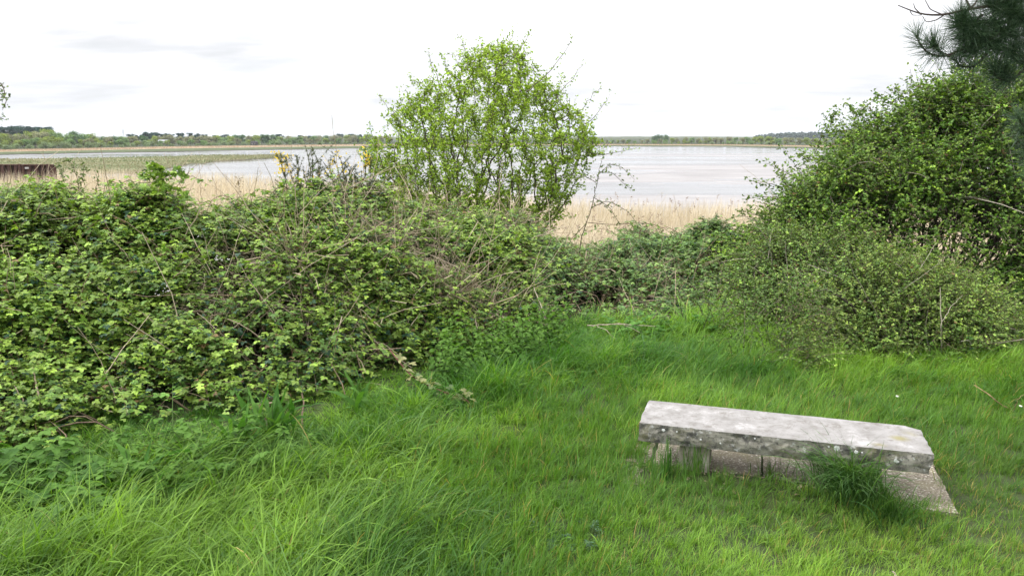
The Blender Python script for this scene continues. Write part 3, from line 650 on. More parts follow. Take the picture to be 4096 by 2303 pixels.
def bramble(name, label, u0, u1, nspray, leaf, L, seed, dead, old=BR_OLD, new=BR_NEW, newbias=0., cat='bush', dead_c=((.24, .185, .12), (.46, .39, .29)), ndead_small=0, flowers=0, m=8, upright=.0):
    r = np.random.default_rng(seed)
    a0, a1 = (u0 - U0) / F_PX, (u1 - U0) / F_PX
    ylo, yhi = 3.2, 12.5
    cells = hf_cells(lambda x, y: bramble_top(x, np.maximum(y, 1))[0], min(a0 * yhi, a0 * ylo) - .2, max(a1 * yhi, a1 * ylo) + .2, ylo, yhi)
    X, Y, Z = cells[:3]; A = X / Y; Zt, gz, s = bramble_top(X, Y)
    yc = np.interp(A, A_C, Y_C)
    fz = .012 * fbm(Y * 2, Y * 0 + u0, 5, 2)
    inside = (A + fz > a0) & (A + fz < a1) & (s > .0) & (Z > gz + .03) & (Y < yc + 2.6)
    w = inside * np.where(Y > yc + .8, .35, 1.0)
    # leafiness varies over the mound
    hol = fbm(X * 1.7, Y * 1.2 + Z * 2.4, 77, 3); w = w * np.clip(.92 + 3.0 * hol, .12, 1.8) * np.clip(.16 + 1.3 * (Z - gz) / np.maximum(np.interp(A, A_C, Z_C), .45), .16, 1)
    P, N = pick(cells, w, nspray, r)
    um = .5 * (u0 + u1); yc0 = float(np.interp((um - U0) / F_PX, A_C, Y_C)); yb0 = float(y_base((um - U0) / F_PX))
    root = thing(name, label, cat, ((um - U0) / F_PX * (yb0 + .6), yb0 + .6, 0))
    ac_s, ac_l, ac_d = Acc(), Acc(), Acc()
    st, _k, lv, lc, path = sprays(P, N, L, m, (TRI_V, TRI_F), leaf, r, old, new, .45 + upright, .55, .35, (.02, .22), dark=BR_DK, newbias=newbias)
    ac_s.add(*st, C=rep(mixc((.075, .06, .03), (.14, .12, .05), r.uniform(0, 1, len(P))), 18)); ac_l.add(*lv, C=lc)
    # deeper, sparser, older leaves inside
    n2 = nspray // 3; P, N = pick(cells, w, n2, r)
    st, _k, lv, lc, _p = sprays(P - N * .22, N, L, m - 2, (TRI_V, TRI_F), leaf * 1.05, r, np.array(old) * .8, np.array(old) * 1.2, .3, .8, .3, (.05, .35), dark=BR_DK, newbias=-.1)
    ac_s.add(*st, C=(.07, .05, .035)); ac_l.add(*lv, C=lc)
    # long arching green-brown canes over the surface with leaves
    n3 = max(nspray // 70, 8); P, N = pick(cells, w, n3, r)
    D = nrm(N * .5 + np.array([0, 0, .55]) + r.normal(0, .55, (n3, 3)))
    Lc = r.uniform(.5, 1.3, n3); cp, cr_ = canes(P - N * .15, D, Lc, r, .75, r.uniform(.003, .0055, n3))
    ac_s.add(*tubes(cp, cr_, 5), C=rep(mixc((.085, .035, .03), (.10, .085, .035), r.uniform(0, 1, n3)), 45))
    q = cp[:, 2:].reshape(-1, 3); q = np.repeat(q, 2, 0) + r.normal(0, .02, (len(q) * 2, 3))
    lvv = scatter(TRI_V, TRI_F, q, r.normal(size=q.shape) + [0, -.2, .1], r.normal(0, .45, q.shape) + [0, 0, 1], leaf * r.uniform(.6, 1.15, len(q)))
    ac_l.add(*lvv, C=rep(mixc(old, new, np.clip(r.normal(.55, .3, len(q)), 0, 1)), len(TRI_V)))
    # dead grey canes
    if dead:
        P, N = pick(cells, w * np.clip(.5 + 2.2 * fbm(X * 1.3 + 9, Y * 1.3, seed + 4, 2), .05, 2), dead, r); P = P + N * .05
        D = nrm(N * .25 + np.array([0, 0, .8]) * r.choice([1, 1, .2], (dead, 1)) + r.normal(0, .6, (dead, 3)))
        Lc = r.uniform(.25, 1.0, dead); cp, cr_ = canes(P - N * .12 - D * (Lc * .5)[:, None], D, Lc * 1.25, r, r.uniform(-.1, .8, dead), r.uniform(.0026, .0062, dead), wob=.12)
        ac_d.add(*tubes(cp, cr_, 4), C=rep(mixc(dead_c[0], dead_c[1], r.uniform(0, 1, dead)), 36))
    if ndead_small:
        P, N = pick(cells, w * np.clip(.3 + 2.8 * fbm(X * 1.3 + 9, Y * 1.3, seed + 4, 2), .02, 2), ndead_small, r)
        D = nrm(N * .5 + r.normal(0, .8, (ndead_small, 3))); Lc = r.uniform(.08, .3, ndead_small)
        cp, cr_ = canes(P - N * r.uniform(0, .12, ndead_small)[:, None], D, Lc, r, r.uniform(-.3, .6, ndead_small), r.uniform(.001, .002, ndead_small), K=5, wob=.3)
        ac_d.add(*tubes(cp, cr_, 3), C=rep(mixc(dead_c[0], dead_c[1], r.uniform(0, 1, ndead_small)), 15))
    # woody stems from the ground, seen in the gaps
    ns = max(nspray // 34, 12); P, N = pick(cells, inside * 1.0, ns, r)
    g0 = P.copy(); g0[:, :2] += r.normal(0, .25, (ns, 2)); g0[:, 1] += .25; g0[:, 2] = ground(g0[:, 0], g0[:, 1]) - .02
    tt = np.linspace(0, 1, 6)[None, :, None]; pp = g0[:, None] * (1 - tt) + (P - N * .08)[:, None] * tt; pp[..., 2] += .12 * np.sin(tt[..., 0] * 2.5); pp += r.normal(0, .012, pp.shape)
    ac_d.add(*tubes(pp, r.uniform(.003, .007, ns)[:, None] * np.linspace(1, .5, 6)[None], 4), C=rep(mixc((.09, .06, .045), (.26, .20, .13), r.uniform(0, 1, ns)), 24))
    V, F, C = ac_l.get(); part('leaves', V, F, M_leaf, root, C)
    V, F, C = ac_s.get(); part('shoots', V, F, M_bark, root, C)
    V, F, C = ac_d.get(); part('dead_canes', V, F, M_bark, root, C)
    for fu, fv in (flowers or []):
        a_, s_ = ray(fu, fv); yy = np.linspace(3.5, 10, 900); zt = bramble_top(a_ * yy, yy)[0]; hit = np.argmax(zt > H_CAM + s_ * yy); y_ = yy[hit] - .10
        c = np.array([a_ * y_, y_, H_CAM + s_ * y_]); q = c + r.normal(0, .022, (9, 3)) * [1.5, 1, .6]
        V, F = scatter(ROS_V, ROS_F, q, r.normal(size=(9, 3)), r.normal(0, .3, (9, 3)) + [0, -.3, 1], .014 * r.uniform(.7, 1.2, 9))
        part('blossom', V, F, M_petal, root, np.full((len(V), 3), .78))
    return root
bramble('bramble_thicket', 'big leafy bramble mound filling the left edge, with the tallest near leaves', -1150, 640, 22500, .042, .32, 301, 420, newbias=.08, flowers=[(735, 1015), (650, 1165)], ndead_small=500)
bramble('bramble_thicket', 'bramble mound in front of the gorse, with white blossom and grey dead canes', 640, 1340, 8600, .041, .31, 302, 700, newbias=.05, ndead_small=2200, flowers=[(810, 945), (885, 1035)])
bramble('bramble_thicket', 'straggly bramble bank below the lone hawthorn, thick with dead straw-coloured canes', 1340, 2130, 5400, .039, .29, 303, 1000, newbias=.08, ndead_small=4200)
bramble('bramble_thicket', 'low grey-green bramble bank in front of the right-hand reeds', 2130, 3040, 6600, .036, .24, 304, 460, old=(.080, .165, .050), new=(.22, .35, .085), newbias=.02, ndead_small=1800, upright=.2)
bramble('bramble_thicket', 'bramble bank at the right edge under the dark tall bush', 3640, 5000, 5200, .040, .28, 305, 160, old=(.062, .15, .030), new=(.20, .33, .055), newbias=.0, ndead_small=600)

# ------------------------------------------------------------------ shrubs grown branch by branch
def colonize(att, start, parent, step, infl, kill, iters, r, tropism=(0, 0, .05)):
    nodes = [np.array(s) for s in start]; par = list(parent)
    att = att.copy(); near_d = np.full(len(att), 1e9); near_i = np.zeros(len(att), int); done = 0
    for it in range(iters):
        new = np.array(nodes[done:])
        for k in range(len(new)):
            d = np.linalg.norm(att - new[k], axis=1); b = d < near_d; near_d[b] = d[b]; near_i[b] = done + k
        done = len(nodes)
        keep = near_d > kill; att, near_d, near_i = att[keep], near_d[keep], near_i[keep]
        act = near_d < infl
        if not act.any(): break
        A = np.array(nodes); v = nrm(att[act] - A[near_i[act]])
        acc = np.zeros_like(A); np.add.at(acc, near_i[act], v); ids = np.unique(near_i[act])
        d = nrm(nrm(acc[ids]) + np.array(tropism) + r.normal(0, .22, (len(ids), 3)))
        for i, dd in zip(ids, d): nodes.append(A[i] + dd * step); par.append(int(i))
    return np.array(nodes), np.array(par)
def radii(par, r0, e=2.3):
    n = len(par); acc = np.zeros(n); rad = np.zeros(n)
    for i in range(n - 1, -1, -1):
        rad[i] = max(acc[i], r0 ** e) ** (1 / e)
        if par[i] >= 0: acc[par[i]] += rad[i] ** e
    return rad
def branch_tubes(nodes, par, rad, ids, sides=5):
    p = np.stack([nodes[par[ids]], nodes[ids]], 1); rr = np.stack([np.minimum(rad[par[ids]], rad[ids] * 1.35), rad[ids]], 1)
    return tubes(p, rr, sides)
def clusters(path_pts, path_dir, nper, size, spread, r, c_old, c_new, tmpl=(ROS_V, ROS_F), cj=.2, new=None):
    P = np.repeat(path_pts, nper, 0) + r.normal(0, spread, (len(path_pts) * nper, 3)); n = len(P)
    X = r.normal(size=(n, 3)); N = r.normal(0, .5, (n, 3)) + [0, 0, .8]
    k = np.clip((r.normal(.5, .28, n) if new is None else np.repeat(new, nper) + r.normal(0, .2, n)), 0, 1)
    return scatter(tmpl[0], tmpl[1], P, X, N, size * r.uniform(.6, 1.3, n)), rep(mixc(c_old, c_new, k) * np.exp(r.normal(0, cj, (n, 1))), len(tmpl[0]))

def hawthorn():
    r = np.random.default_rng(401); D = 12.0
    b = at(1955, 900, D); base = np.array([b[0], D, float(ground(b[0], D)) - .05])
    root = thing('hawthorn', 'lone bright green hawthorn bush standing in the middle, mudflats behind it', 'bush', base)
    # outline of the crown measured from the ground up: half-widths left and right of the trunk
    V_ = np.array([170, 215, 300, 400, 500, 600, 680, 760, 840, 900, 960]); Lh = np.array([1995, 1890, 1700, 1610, 1510, 1445, 1450, 1500, 1600, 1680, 1770]); Rh = np.array([2040, 2110, 2190, 2285, 2390, 2405, 2350, 2310, 2280, 2240, 2180])
    zz_ = np.array([at(2000, v, D)[2] for v in V_]); lx = np.array([at(q, v, D)[0] for q, v in zip(Lh, V_)]) - base[0]; rx = np.array([at(q, v, D)[0] for q, v in zip(Rh, V_)]) - base[0]
    o = np.argsort(zz_); zz_, lx, rx = zz_[o], lx[o], rx[o]
    att = []
    while len(att) < 4800:
        z = zz_[0] + (zz_[-1] - zz_[0]) * r.uniform(0, 1, 4000) ** 1.6; l_, q_ = np.interp(z, zz_, lx), np.interp(z, zz_, rx); c = .5 * (l_ + q_); h = .5 * (q_ - l_)
        an = r.uniform(0, 6.283, 4000); rr = r.uniform(0, 1, 4000) ** .45
        x = c + h * rr * np.cos(an); y = h * .85 * rr * np.sin(an)
        k = (fbm(x * 1.3 + .3 * z, z * 3.2 + y * 1.0, 402, 3) > -.22 - .3 * np.clip((.9 - z) / 1.2, 0, 1)) & (r.uniform(0, 1, 4000) < np.clip((np.hypot(x - c, y) + .25) / (h + .01), .25, 1))
        att += list(np.stack([x, y, z - base[2]], 1)[k])
    att = np.array(att)[r.permutation(len(att))[:4800]]
    st, pa = [], []
    for k in range(8):                                    # several trunks leaning out of one stool
        an = k * 2 * np.pi / 8 + r.normal(0, .2); p = np.array([.10 * math.cos(an), .10 * math.sin(an), 0]); lean = r.uniform(.2, .8); prev = -1
        for q in range(7 + k % 3):
            st.append(p.copy()); pa.append(prev); prev = len(st) - 1
            p = p + .16 * nrm(np.array([lean * math.cos(an), lean * math.sin(an), 1.]) + r.normal(0, .12, 3))
    nd, pa = colonize(att, st, pa, .085, .6, .12, 120, r, (0, 0, -.02))
    rad = radii(pa, .0032, 2.35); rad = np.minimum(rad, .055)
    W = nd + base; ids = np.where(pa >= 0)[0]
    big = ids[rad[ids] > .012]; small = ids[rad[ids] <= .012]
    V, F = branch_tubes(W, pa, rad, big, 6); part('trunk', V, F, M_bark, root, np.full((len(V), 3), 1.) * np.array([.055, .047, .035]))
    ac = Acc(); V, F = branch_tubes(W, pa, rad, small, 4); ac.add(V, F, (.07, .056, .038))
    # leaf-bearing short shoots on every thin branch
    thin = ids[(rad[ids] < .010)]; dirs = nrm(W[thin] - W[pa[thin]])
    tt = r.uniform(0, 1, (len(thin), 1)); pts = W[pa[thin]] * (1 - tt) + W[thin] * tt
    ht = np.clip((pts[:, 2] - base[2] - .8) / 2.6, 0, 1)
    dens = r.uniform(0, 1, len(pts)) < .75 + .25 * ht; pts, dirs, ht = pts[dens], dirs[dens], ht[dens]
    (V, F), C = clusters(pts, dirs, 4, .036, .032, r, (.135, .250, .020), (.370, .500, .050), new=.35 + .35 * ht)
    al = Acc(); al.add(V, F, C)
    o_ = r.integers(0, len(pts), int(len(pts) * 1.15)); sd = nrm(dirs[o_] * .6 + r.normal(0, .65, (len(o_), 3)) + [0, 0, .15]); sl = r.uniform(.10, .26, len(o_)) * (.7 + .5 * ht[o_])
    tw = pts[o_][:, None] + sd[:, None] * (np.linspace(0, 1, 5)[None] * sl[:, None])[..., None] + r.normal(0, .008, (len(o_), 5, 3)); ac.add(*tubes(tw, np.linspace(.0028, .0014, 5)[None], 3), C=(.11, .092, .06))
    (V, F), C = clusters(tw[:, 1:].reshape(-1, 3), None, 2, .032, .022, r, (.135, .250, .020), (.370, .500, .050), new=np.repeat(.4 + .35 * ht[o_], 4)); al.add(V, F, C)
    # long whippy shoots out of the crown top, strung with small leaves
    whips = [((2150, 330), (2295, 153)), ((2200, 400), (2330, 262)), ((1900, 250), (1830, 130)), ((2010, 230), (2060, 112)), ((2040, 240), (2125, 118)), ((1760, 330), (1712, 205)), ((1800, 300), (1770, 220)),
             ((2290, 460), (2405, 345)), ((2330, 500), (2440, 380)), ((1600, 470), (1515, 375)), ((1680, 330), (1635, 300)), ((2380, 620), (2440, 570)), ((1500, 560), (1480, 500)), ((1560, 640), (1460, 560)),
             ((2330, 610), (2545, 588)), ((1960, 220), (1920, 160)), ((1870, 250), (1850, 200)), ((2090, 250), (2070, 190)), ((2230, 380), (2240, 300)), ((1640, 420), (1625, 350))]
    wp = []
    for (u1, v1), (u2, v2) in whips:
        yo = D + r.normal(0, .45); wp.append(np.stack([at(u1, v1, yo) * (1 - q) + at(u2, v2, yo + .1) * q + r.normal(0, .012, 3) + np.array([0, 0, -.05 * math.sin(q * 3.1)]) for q in np.linspace(-.3, 1, 12)]))
    wp = np.array(wp); ac.add(*tubes(wp, np.linspace(.007, .0024, 12)[None], 4), C=(.10, .085, .055))
    q = wp[:, 2:].reshape(-1, 3); (V, F), C = clusters(q, q, 5, .027, .03, r, (.135, .250, .020), (.370, .500, .050)); al.add(V, F, C)
    V, F, C = ac.get(); part('twigs', V, F, M_bark, root, C)
    V, F, C = al.get(); part('leaves', V, F, M_leaf, root, C)
hawthorn()

# big dark bush on the right: a tall mound of twiggy sprays over real limbs
BB_U = [(2940, 1010, 8.9), (2985, 960, 8.9), (3060, 800, 9.0), (3150, 720, 9.1), (3260, 640, 9.2), (3330, 520, 9.4), (3420, 450, 9.5), (3520, 405, 9.6), (3620, 360, 9.6), (3760, 325, 9.7), (3950, 300, 9.7), (4096, 290, 9.6), (4500, 270, 9.4), (5000, 420, 9.2), (5500, 760, 9.0), (5700, 1010, 9.0)]
A_BB = np.array([ray(u, v)[0] for u, v, y in BB_U]); Y_BB = np.array([q[2] for q in BB_U]); Z_BB = np.array([at(*q)[2] for q in BB_U]) - np.interp([q[0] for q in BB_U], [2940, 3100, 3300, 3600, 4000, 5700], [.1, .24, .36, .40, .02, .02])
def bigbush_top(x, y):
    a = x / y; zc = np.interp(a, A_BB, Z_BB, left=-1, right=-1); yc = np.interp(a, A_BB, Y_BB)
    e = np.clip((a - A_BB[0]) / .13, 0, 1); yb = yc - .5 - 1.75 * e ** .7
    s = np.clip((y - yb) / (yc - yb), -1, 1); p = np.where(s > 0, 1 - (1 - np.clip(s, 0, 1)) ** 2.4, s); q = np.clip((y - yc) / 2.4, 0, 2)
    return np.where(q > 0, zc - q ** 2 * (zc + .8), zc * p) + (.36 * fbm(x * 1.2, y * 1.2 + 3, 411, 2) + .18 * fbm(x * 3.1, y * 3.1, 415, 2)) * np.clip(p * 1.5, 0, 1)
def shrub_over(name, label, topfn, xr, yr_, nsp, size, L, seed, old, new, tmpl, m, cond, root_at, limb_n, up=.35, wild=.5, droop=.25, deadn=0, newbias=0., bias=None, stem=((.11, .09, .065), (.26, .22, .17)), depth=(.02, .3), extra=None):
    r = np.random.default_rng(seed); cells = hf_cells(topfn, *xr, *yr_); X, Y, Z = cells[:3]; gz = ground(X, Y)
    w = ((Z > gz + .05) & cond(X, Y)) * 1.0; w = w * np.clip(.95 + 2.0 * fbm(X * 1.8, Y * 1.3 + 2.2 * Z, seed, 3), .32, 1.7)
    root = thing(name, label, 'bush', root_at)
    al, asx = Acc(), Acc()
    P, N = pick(cells, w, nsp, r)
    st, _k, lv, lc, path = sprays(P, N, L, m, tmpl, size, r, old, new, up, wild, droop, depth, leafup=.7, newbias=newbias, sbase=.0024)
    asx.add(*st, C=rep(mixc(*stem, r.uniform(0, 1, nsp)), 18)); al.add(*lv, C=lc)
    n2 = int(nsp * .6); P, N = pick(cells, w, n2, r)
    st, _k, lv, lc, _p = sprays(P - N * r.uniform(.15, .7, n2)[:, None], N, L, m, tmpl, size, r, np.array(old) * .9, np.array(old) * 1.3, up, .8, droop, depth, leafup=.7, newbias=-.1, sbase=.003)
    asx.add(*st, C=(.09, .075, .055)); al.add(*lv, C=lc)
    # limbs from the root out to the surface, forking
    P, N = pick(cells, w, limb_n, r); t = np.linspace(0, 1, 9)[None, :, None]
    g0 = np.array(root_at)[None] + r.normal(0, .30, (limb_n, 3)) * [1.6, .7, 0]
    g0 = g0 * .72 + np.stack([P[:, 0], P[:, 1] + .4, 0 * P[:, 0]], 1) * .28; g0[:, 2] = ground(g0[:, 0], g0[:, 1]) - .03
    tip = P + N * .03; mid = g0 * .5 + tip * .5 + np.array([0, .1, .25])
    pp = g0[:, None] * (1 - t) ** 2 + 2 * mid[:, None] * t * (1 - t) + tip[:, None] * t ** 2 + r.normal(0, .022, (limb_n, 9, 3)) * np.sin(t * np.pi)
    lb = tubes(pp, r.uniform(.006, .018, limb_n)[:, None] * np.linspace(1, .22, 9)[None], 5)
    part('limbs', *lb, M_bark, root, rep(mixc((.05, .042, .033), (.09, .075, .06), r.uniform(0, 1, limb_n)), 45))
    if deadn:
        P, N = pick(cells, w, deadn, r); D = nrm(N * .6 + r.normal(0, .7, (deadn, 3)) + [0, 0, .2]); cp, cr_ = canes(P - N * .1, D, r.uniform(.2, .8, deadn), r, r.uniform(-.2, .5, deadn), r.uniform(.002, .0055, deadn))
        asx.add(*tubes(cp, cr_, 4), C=rep(mixc((.24, .21, .17), (.42, .38, .32), r.uniform(0, 1, deadn)), 36))
    if extra: al.add(*extra[:3]); asx.add(*extra[3:], C=(.10, .085, .06))
    V, F, C = al.get(); part('leaves', V, F, M_leaf, root, C)
    V, F, C = asx.get(); part('twigs', V, F, M_bark, root, C)
    return root, cells, w
HB_OLD, HB_NEW = (.084, .180, .024), (.235, .355, .042)
# long loose sprigs along its skyline and left edge
r = np.random.default_rng(425); sp = [((3200, 690), (3130, 590)), ((3280, 560), (3310, 465)), ((3450, 440), (3490, 400)), ((3640, 390), (3645, 285)), ((3100, 740), (2990, 722)), ((3080, 790), (2975, 795)), ((3060, 870), (2960, 850)), ((3330, 480), (3345, 445)), ((3550, 400), (3500, 378)),
      ((3780, 340), (3730, 300)), ((3900, 310), (3870, 235)), ((4000, 300), (3975, 230)), ((4050, 310), (4090, 260)), ((3420, 450), (3380, 415)), ((3350, 520), (3300, 510)), ((3230, 630), (3195, 615)), ((3060, 930), (2955, 905)), ((3050, 960), (2960, 1005)), ((3140, 730), (3120, 690)), ((3700, 360), (3680, 320)), ((3600, 380), (3570, 350)), ((3850, 310), (3820, 270)), ((3160, 700), (3060, 650))]
wp = []
for (u1, v1), (u2, v2) in sp:
    y_ = float(np.interp(u1, [q[0] for q in BB_U], [q[2] for q in BB_U])) - .15 + r.normal(0, .1)
    wp.append(np.stack([at(u1, v1, y_) * (1 - q) + at(u2, v2, y_ - .1) * q + r.normal(0, .008, 3) for q in np.linspace(-.6, 1, 12)]))
wp = np.array(wp); q = wp[:, 1:].reshape(-1, 3); (V, F), C = clusters(q, q, 5, .030, .032, r, HB_OLD, (.19, .26, .04))
EXTRA = (V, F, C, *tubes(wp, np.linspace(.0055, .0016, 12)[None], 4))
bb, bb_cells, bb_w = shrub_over('hawthorn', 'big dark green bush rising at the right edge below the pine branch', bigbush_top, (2.0, 10.2), (6.4, 12.3), 18500, .038, .40, 421, HB_OLD, HB_NEW, (ROS_V, ROS_F), 9,
           lambda x, y: (x / y > A_BB[0]) & (y < 11.6), (5.2, 9.6, 0), 150, deadn=240, extra=EXTRA)
# paler small-leaved shrubs in front of it
def mound_fn(a0, a1, pts, yb0, dep, seed, lump=.26):
    aa_ = np.array([ray(u, v)[0] for u, v, y in pts]); yy_ = np.array([q[2] for q in pts]); z_ = np.array([at(*q)[2] for q in pts])
    def f(x, y):
        a = x / y; zc = np.interp(a, aa_, z_, left=-.5, right=-.5); yc = np.interp(a, aa_, yy_); yb = np.maximum(y_base(a) + .05, yc - dep)
        s = np.clip((y - yb) / np.maximum(yc - yb, .2), -1, 1); p = np.where(s > 0, 1 - (1 - np.clip(s, 0, 1)) ** 1.9, s); q = np.clip((y - yc) / 1.2, 0, 2)
        return np.where(q > 0, zc - q ** 2 * (zc + .3), zc * p) + lump * fbm(x * 1.6, y * 1.6, seed, 3) * np.clip(p * 1.3, 0, 1)
    return f
BT_OLD, BT_NEW = (.095, .185, .040), (.25, .36, .075)
fA = mound_fn(0, 0, [(2900, 1330, 7.4), (2990, 1130, 7.6), (3080, 1030, 7.6), (3200, 985, 7.6), (3320, 975, 7.6), (3440, 1000, 7.6), (3540, 1080, 7.5), (3600, 1200, 7.3)], 0, 1.6, 431)
shrub_over('blackthorn', 'pale green small-leaved shrub leaning on the left foot of the dark bush', fA, (1.9, 4.2), (5.6, 9), 3300, .030, .40, 432, BT_OLD, BT_NEW, (ROS_V, ROS_F), 9, lambda x, y: (x / y > ray(2900, 1100)[0]) & (x / y < ray(3600, 1100)[0]) & (y < 8.6), (2.9, 7.5, 0), 60, up=.6, deadn=40, stem=((.10, .09, .055), (.2, .17, .11)))
fB = mound_fn(0, 0, [(3250, 1430, 6.5), (3330, 1270, 6.8), (3420, 1180, 6.9), (3520, 1120, 7.0), (3660, 1130, 7.1), (3800, 1160, 7.1), (3950, 1200, 7.0), (4080, 1300, 6.8), (4200, 1420, 6.6)], 0, 1.5, 433)
shrub_over('blackthorn', 'yellow-green fine-twigged shrub standing closest behind the stone bench', fB, (2.3, 4.7), (5.2, 8.3), 4000, .027, .42, 434, (.105, .195, .040), (.28, .38, .075), (ROS_V, ROS_F), 10, lambda x, y: (x / y > ray(3260, 1100)[0]) & (x / y < ray(4190, 1100)[0]) & (y < 7.9), (3.4, 6.9, 0), 70, up=.6, deadn=30, stem=((.10, .09, .055), (.2, .17, .11)))

# ------------------------------------------------------------------ gorse, briar and shoots over the bramble crest
def gorse(u, v, y, hpx, seed, label, tips, flower):
    r = np.random.default_rng(seed); b = at(u, v, y); b[2] = min(b[2], 1.0); root = thing('gorse_bush', label, 'bush', (b[0], y, float(ground(b[0], y))), 'gorse on the bramble crest')
    asx, asp, af = Acc(), Acc(), Acc()
    for (u1, v1, fl) in tips:
        tip = at(u1, v1, y + r.normal(0, .12)); st = np.array([b[0] + (tip[0] - b[0]) * .25 + r.normal(0, .06), y + r.normal(0, .15), tip[2] - r.uniform(.55, .75)])
        K = 12; t = np.linspace(0, 1, K)[:, None]; p = st * (1 - t) + tip * t + np.array([1, 0, 0]) * .05 * np.sin(t * 3) * r.normal() + r.normal(0, .006, (K, 3))
        asx.add(*tubes(p[None], np.linspace(.006, .0025, K)[None], 5), C=(.09, .085, .04))
        for k in range(7):
            j = r.integers(3, K - 1); d = nrm(p[-1] - p[0]) * .55 + r.normal(0, .55, 3); q = p[j] + d * np.linspace(0, r.uniform(.07, .20), 6)[:, None]
            asx.add(*tubes(q[None], np.linspace(.003, .0015, 6)[None], 3), C=(.08, .09, .035)); 
            qq = np.repeat(q, 13, 0); n_ = len(qq); X = r.normal(size=(n_, 3)) + nrm(d) * .8
            V, F = scatter(LEAF_V[:3], [np.array([[0, 1, 2]])], qq, X, r.normal(size=(n_, 3)), .02); sv = np.array([[0, -.09, 0], [0, .09, 0], [1, 0, 0]])
            V, F = scatter(sv, [np.array([[0, 1, 2]])], qq, X, r.normal(size=(n_, 3)), r.uniform(.018, .034, n_)); asp.add(V, F, rep(mixc((.045, .062, .026), (.10, .115, .05), r.uniform(0, 1, n_)), 3))
        qq = np.repeat(p[4:], 15, 0); n_ = len(qq); X = r.normal(size=(n_, 3)) + nrm(tip - st) * .7
        V, F = scatter(sv, [np.array([[0, 1, 2]])], qq, X, r.normal(size=(n_, 3)), r.uniform(.018, .036, n_)); asp.add(V, F, rep(mixc((.045, .062, .026), (.10, .115, .05), r.uniform(0, 1, n_)), 3))
        nf = int(flower * fl * .9)
        if nf:
            q = p[r.integers(K - 3, K, nf)] + r.normal(0, .030, (nf, 3)); V, F = scatter(ROS_V, ROS_F, q, r.normal(size=(nf, 3)), r.normal(size=(nf, 3)) + [0, -.5, .5], r.uniform(.011, .021, nf))
            af.add(V, F, rep(mixc((.80, .58, .02), (.88, .72, .06), r.uniform(0, 1, nf)), len(ROS_V)))
    V, F, C = asx.get(); part('stems', V, F, M_bark, root, C); V, F, C = asp.get(); part('spines', V, F, M_needle, root, C)
    V, F, C = af.get(); part('blossoms', V, F, M_petal, root, C)
gorse(1140, 760, 7.9, 150, 441, 'gorse with one stem topped by a dense head of yellow flowers, leftmost on the crest', [(1108, 622, 1.4), (1138, 636, .6), (1122, 660, .4), (1150, 700, .2)], 42)
gorse(1225, 760, 7.9, 150, 442, 'dark forked gorse with almost no flowers, second from left on the crest', [(1224, 606, 0), (1250, 604, 0), (1266, 630, 0), (1195, 636, .1), (1210, 680, .25), (1180, 700, .2), (1255, 690, .2), (1285, 670, .1), (1240, 700, .2)], 30)
gorse(1375, 770, 7.9, 150, 443, 'dark upright gorse with few yellow flowers, right next to the hawthorn', [(1348, 608, .1), (1336, 628, .7), (1362, 650, .1), (1310, 645, .45), (1325, 690, .1), (1385, 660, .5), (1400, 700, .2), (1300, 690, .2)], 30)
gorse(1440, 770, 7.9, 150, 444, 'gorse with a slanting yellow-flowered tip reaching into the hawthorn', [(1468, 618, 1.5), (1480, 625, .0), (1445, 690, .2), (1425, 680, .1), (1415, 740, .5)], 40)

def wand(name, label, cat, pts, y, rad, leafn, size, c_old, c_new, seed, side=None, stemc=(.06, .045, .03), group=None, tmpl=(ROS_V, ROS_F), tipfrac=0.):
    """a rooted shoot: main stem through pixel points at depth y, side shoots, small leaves"""
    r = np.random.default_rng(seed); P = np.array([at(u, v, y) for u, v in pts]); g = np.array([P[0, 0], y, float(ground(P[0, 0], y)) - .02]); P = np.concatenate([[g], P])
    tt = np.linspace(0, len(P) - 1, 26); P = np.stack([np.interp(tt, range(len(P)), P[:, k]) for k in range(3)], 1); P[1:-1] = .25 * P[:-2] + .5 * P[1:-1] + .25 * P[2:]
    P[1:] += r.normal(0, .006, (25, 3)); root = thing(name, label, cat, g, group); ac = Acc(); ac.add(*tubes(P[None], np.linspace(rad, rad * .3, 26)[None], 5), C=stemc)
    lines = [P[6:]]
    for sd in side or []:
        S = np.array([at(u, v, y + r.normal(0, .1)) for u, v in sd]); t2 = np.linspace(0, len(S) - 1, 14); S = np.stack([np.interp(t2, range(len(S)), S[:, k]) for k in range(3)], 1); S[1:-1] = .25 * S[:-2] + .5 * S[1:-1] + .25 * S[2:]
        ac.add(*tubes(S[None], np.linspace(rad * .6, rad * .2, 14)[None], 4), C=stemc); lines.append(S[1:])
    V, F, C = ac.get(); part('stem', V, F, M_bark, root, C)
    if leafn:
        q = np.concatenate(lines); (V, F), C = clusters(q, q, leafn, size, .018, r, c_old, c_new, tmpl); part('leaves', V, F, M_leaf, root, C)
    return root
wand('briar', 'thin dark-stemmed briar arching alone in front of the right-hand reeds', 'shrub', [(2320, 960), (2370, 820), (2390, 720), (2405, 640)], 8.9, .007, 2, .024, (.07, .12, .03), (.15, .20, .05), 451,
     side=[[(2392, 700), (2440, 655), (2490, 670), (2540, 720)], [(2385, 730), (2330, 700), (2275, 735)], [(2398, 690), (2450, 690), (2500, 740), (2530, 760)], [(2368, 830), (2430, 800), (2520, 850), (2560, 920)], [(2350, 890), (2450, 900), (2560, 890), (2650, 905), (2700, 950)], [(2340, 900), (2290, 950), (2260, 1000)], [(2375, 790), (2440, 830), (2480, 900)]])
SH_OLD, SH_NEW = (.085, .14, .05), (.20, .26, .09)
wand('willow_shoot', 'pale leafy shoot leaning left above the bramble crest, before the rusty wall', 'shrub', [(275, 770), (245, 700), (228, 655)], 7.2, .004, 3, .02, SH_OLD, SH_NEW, 452, group='willow shoots above the bramble crest')
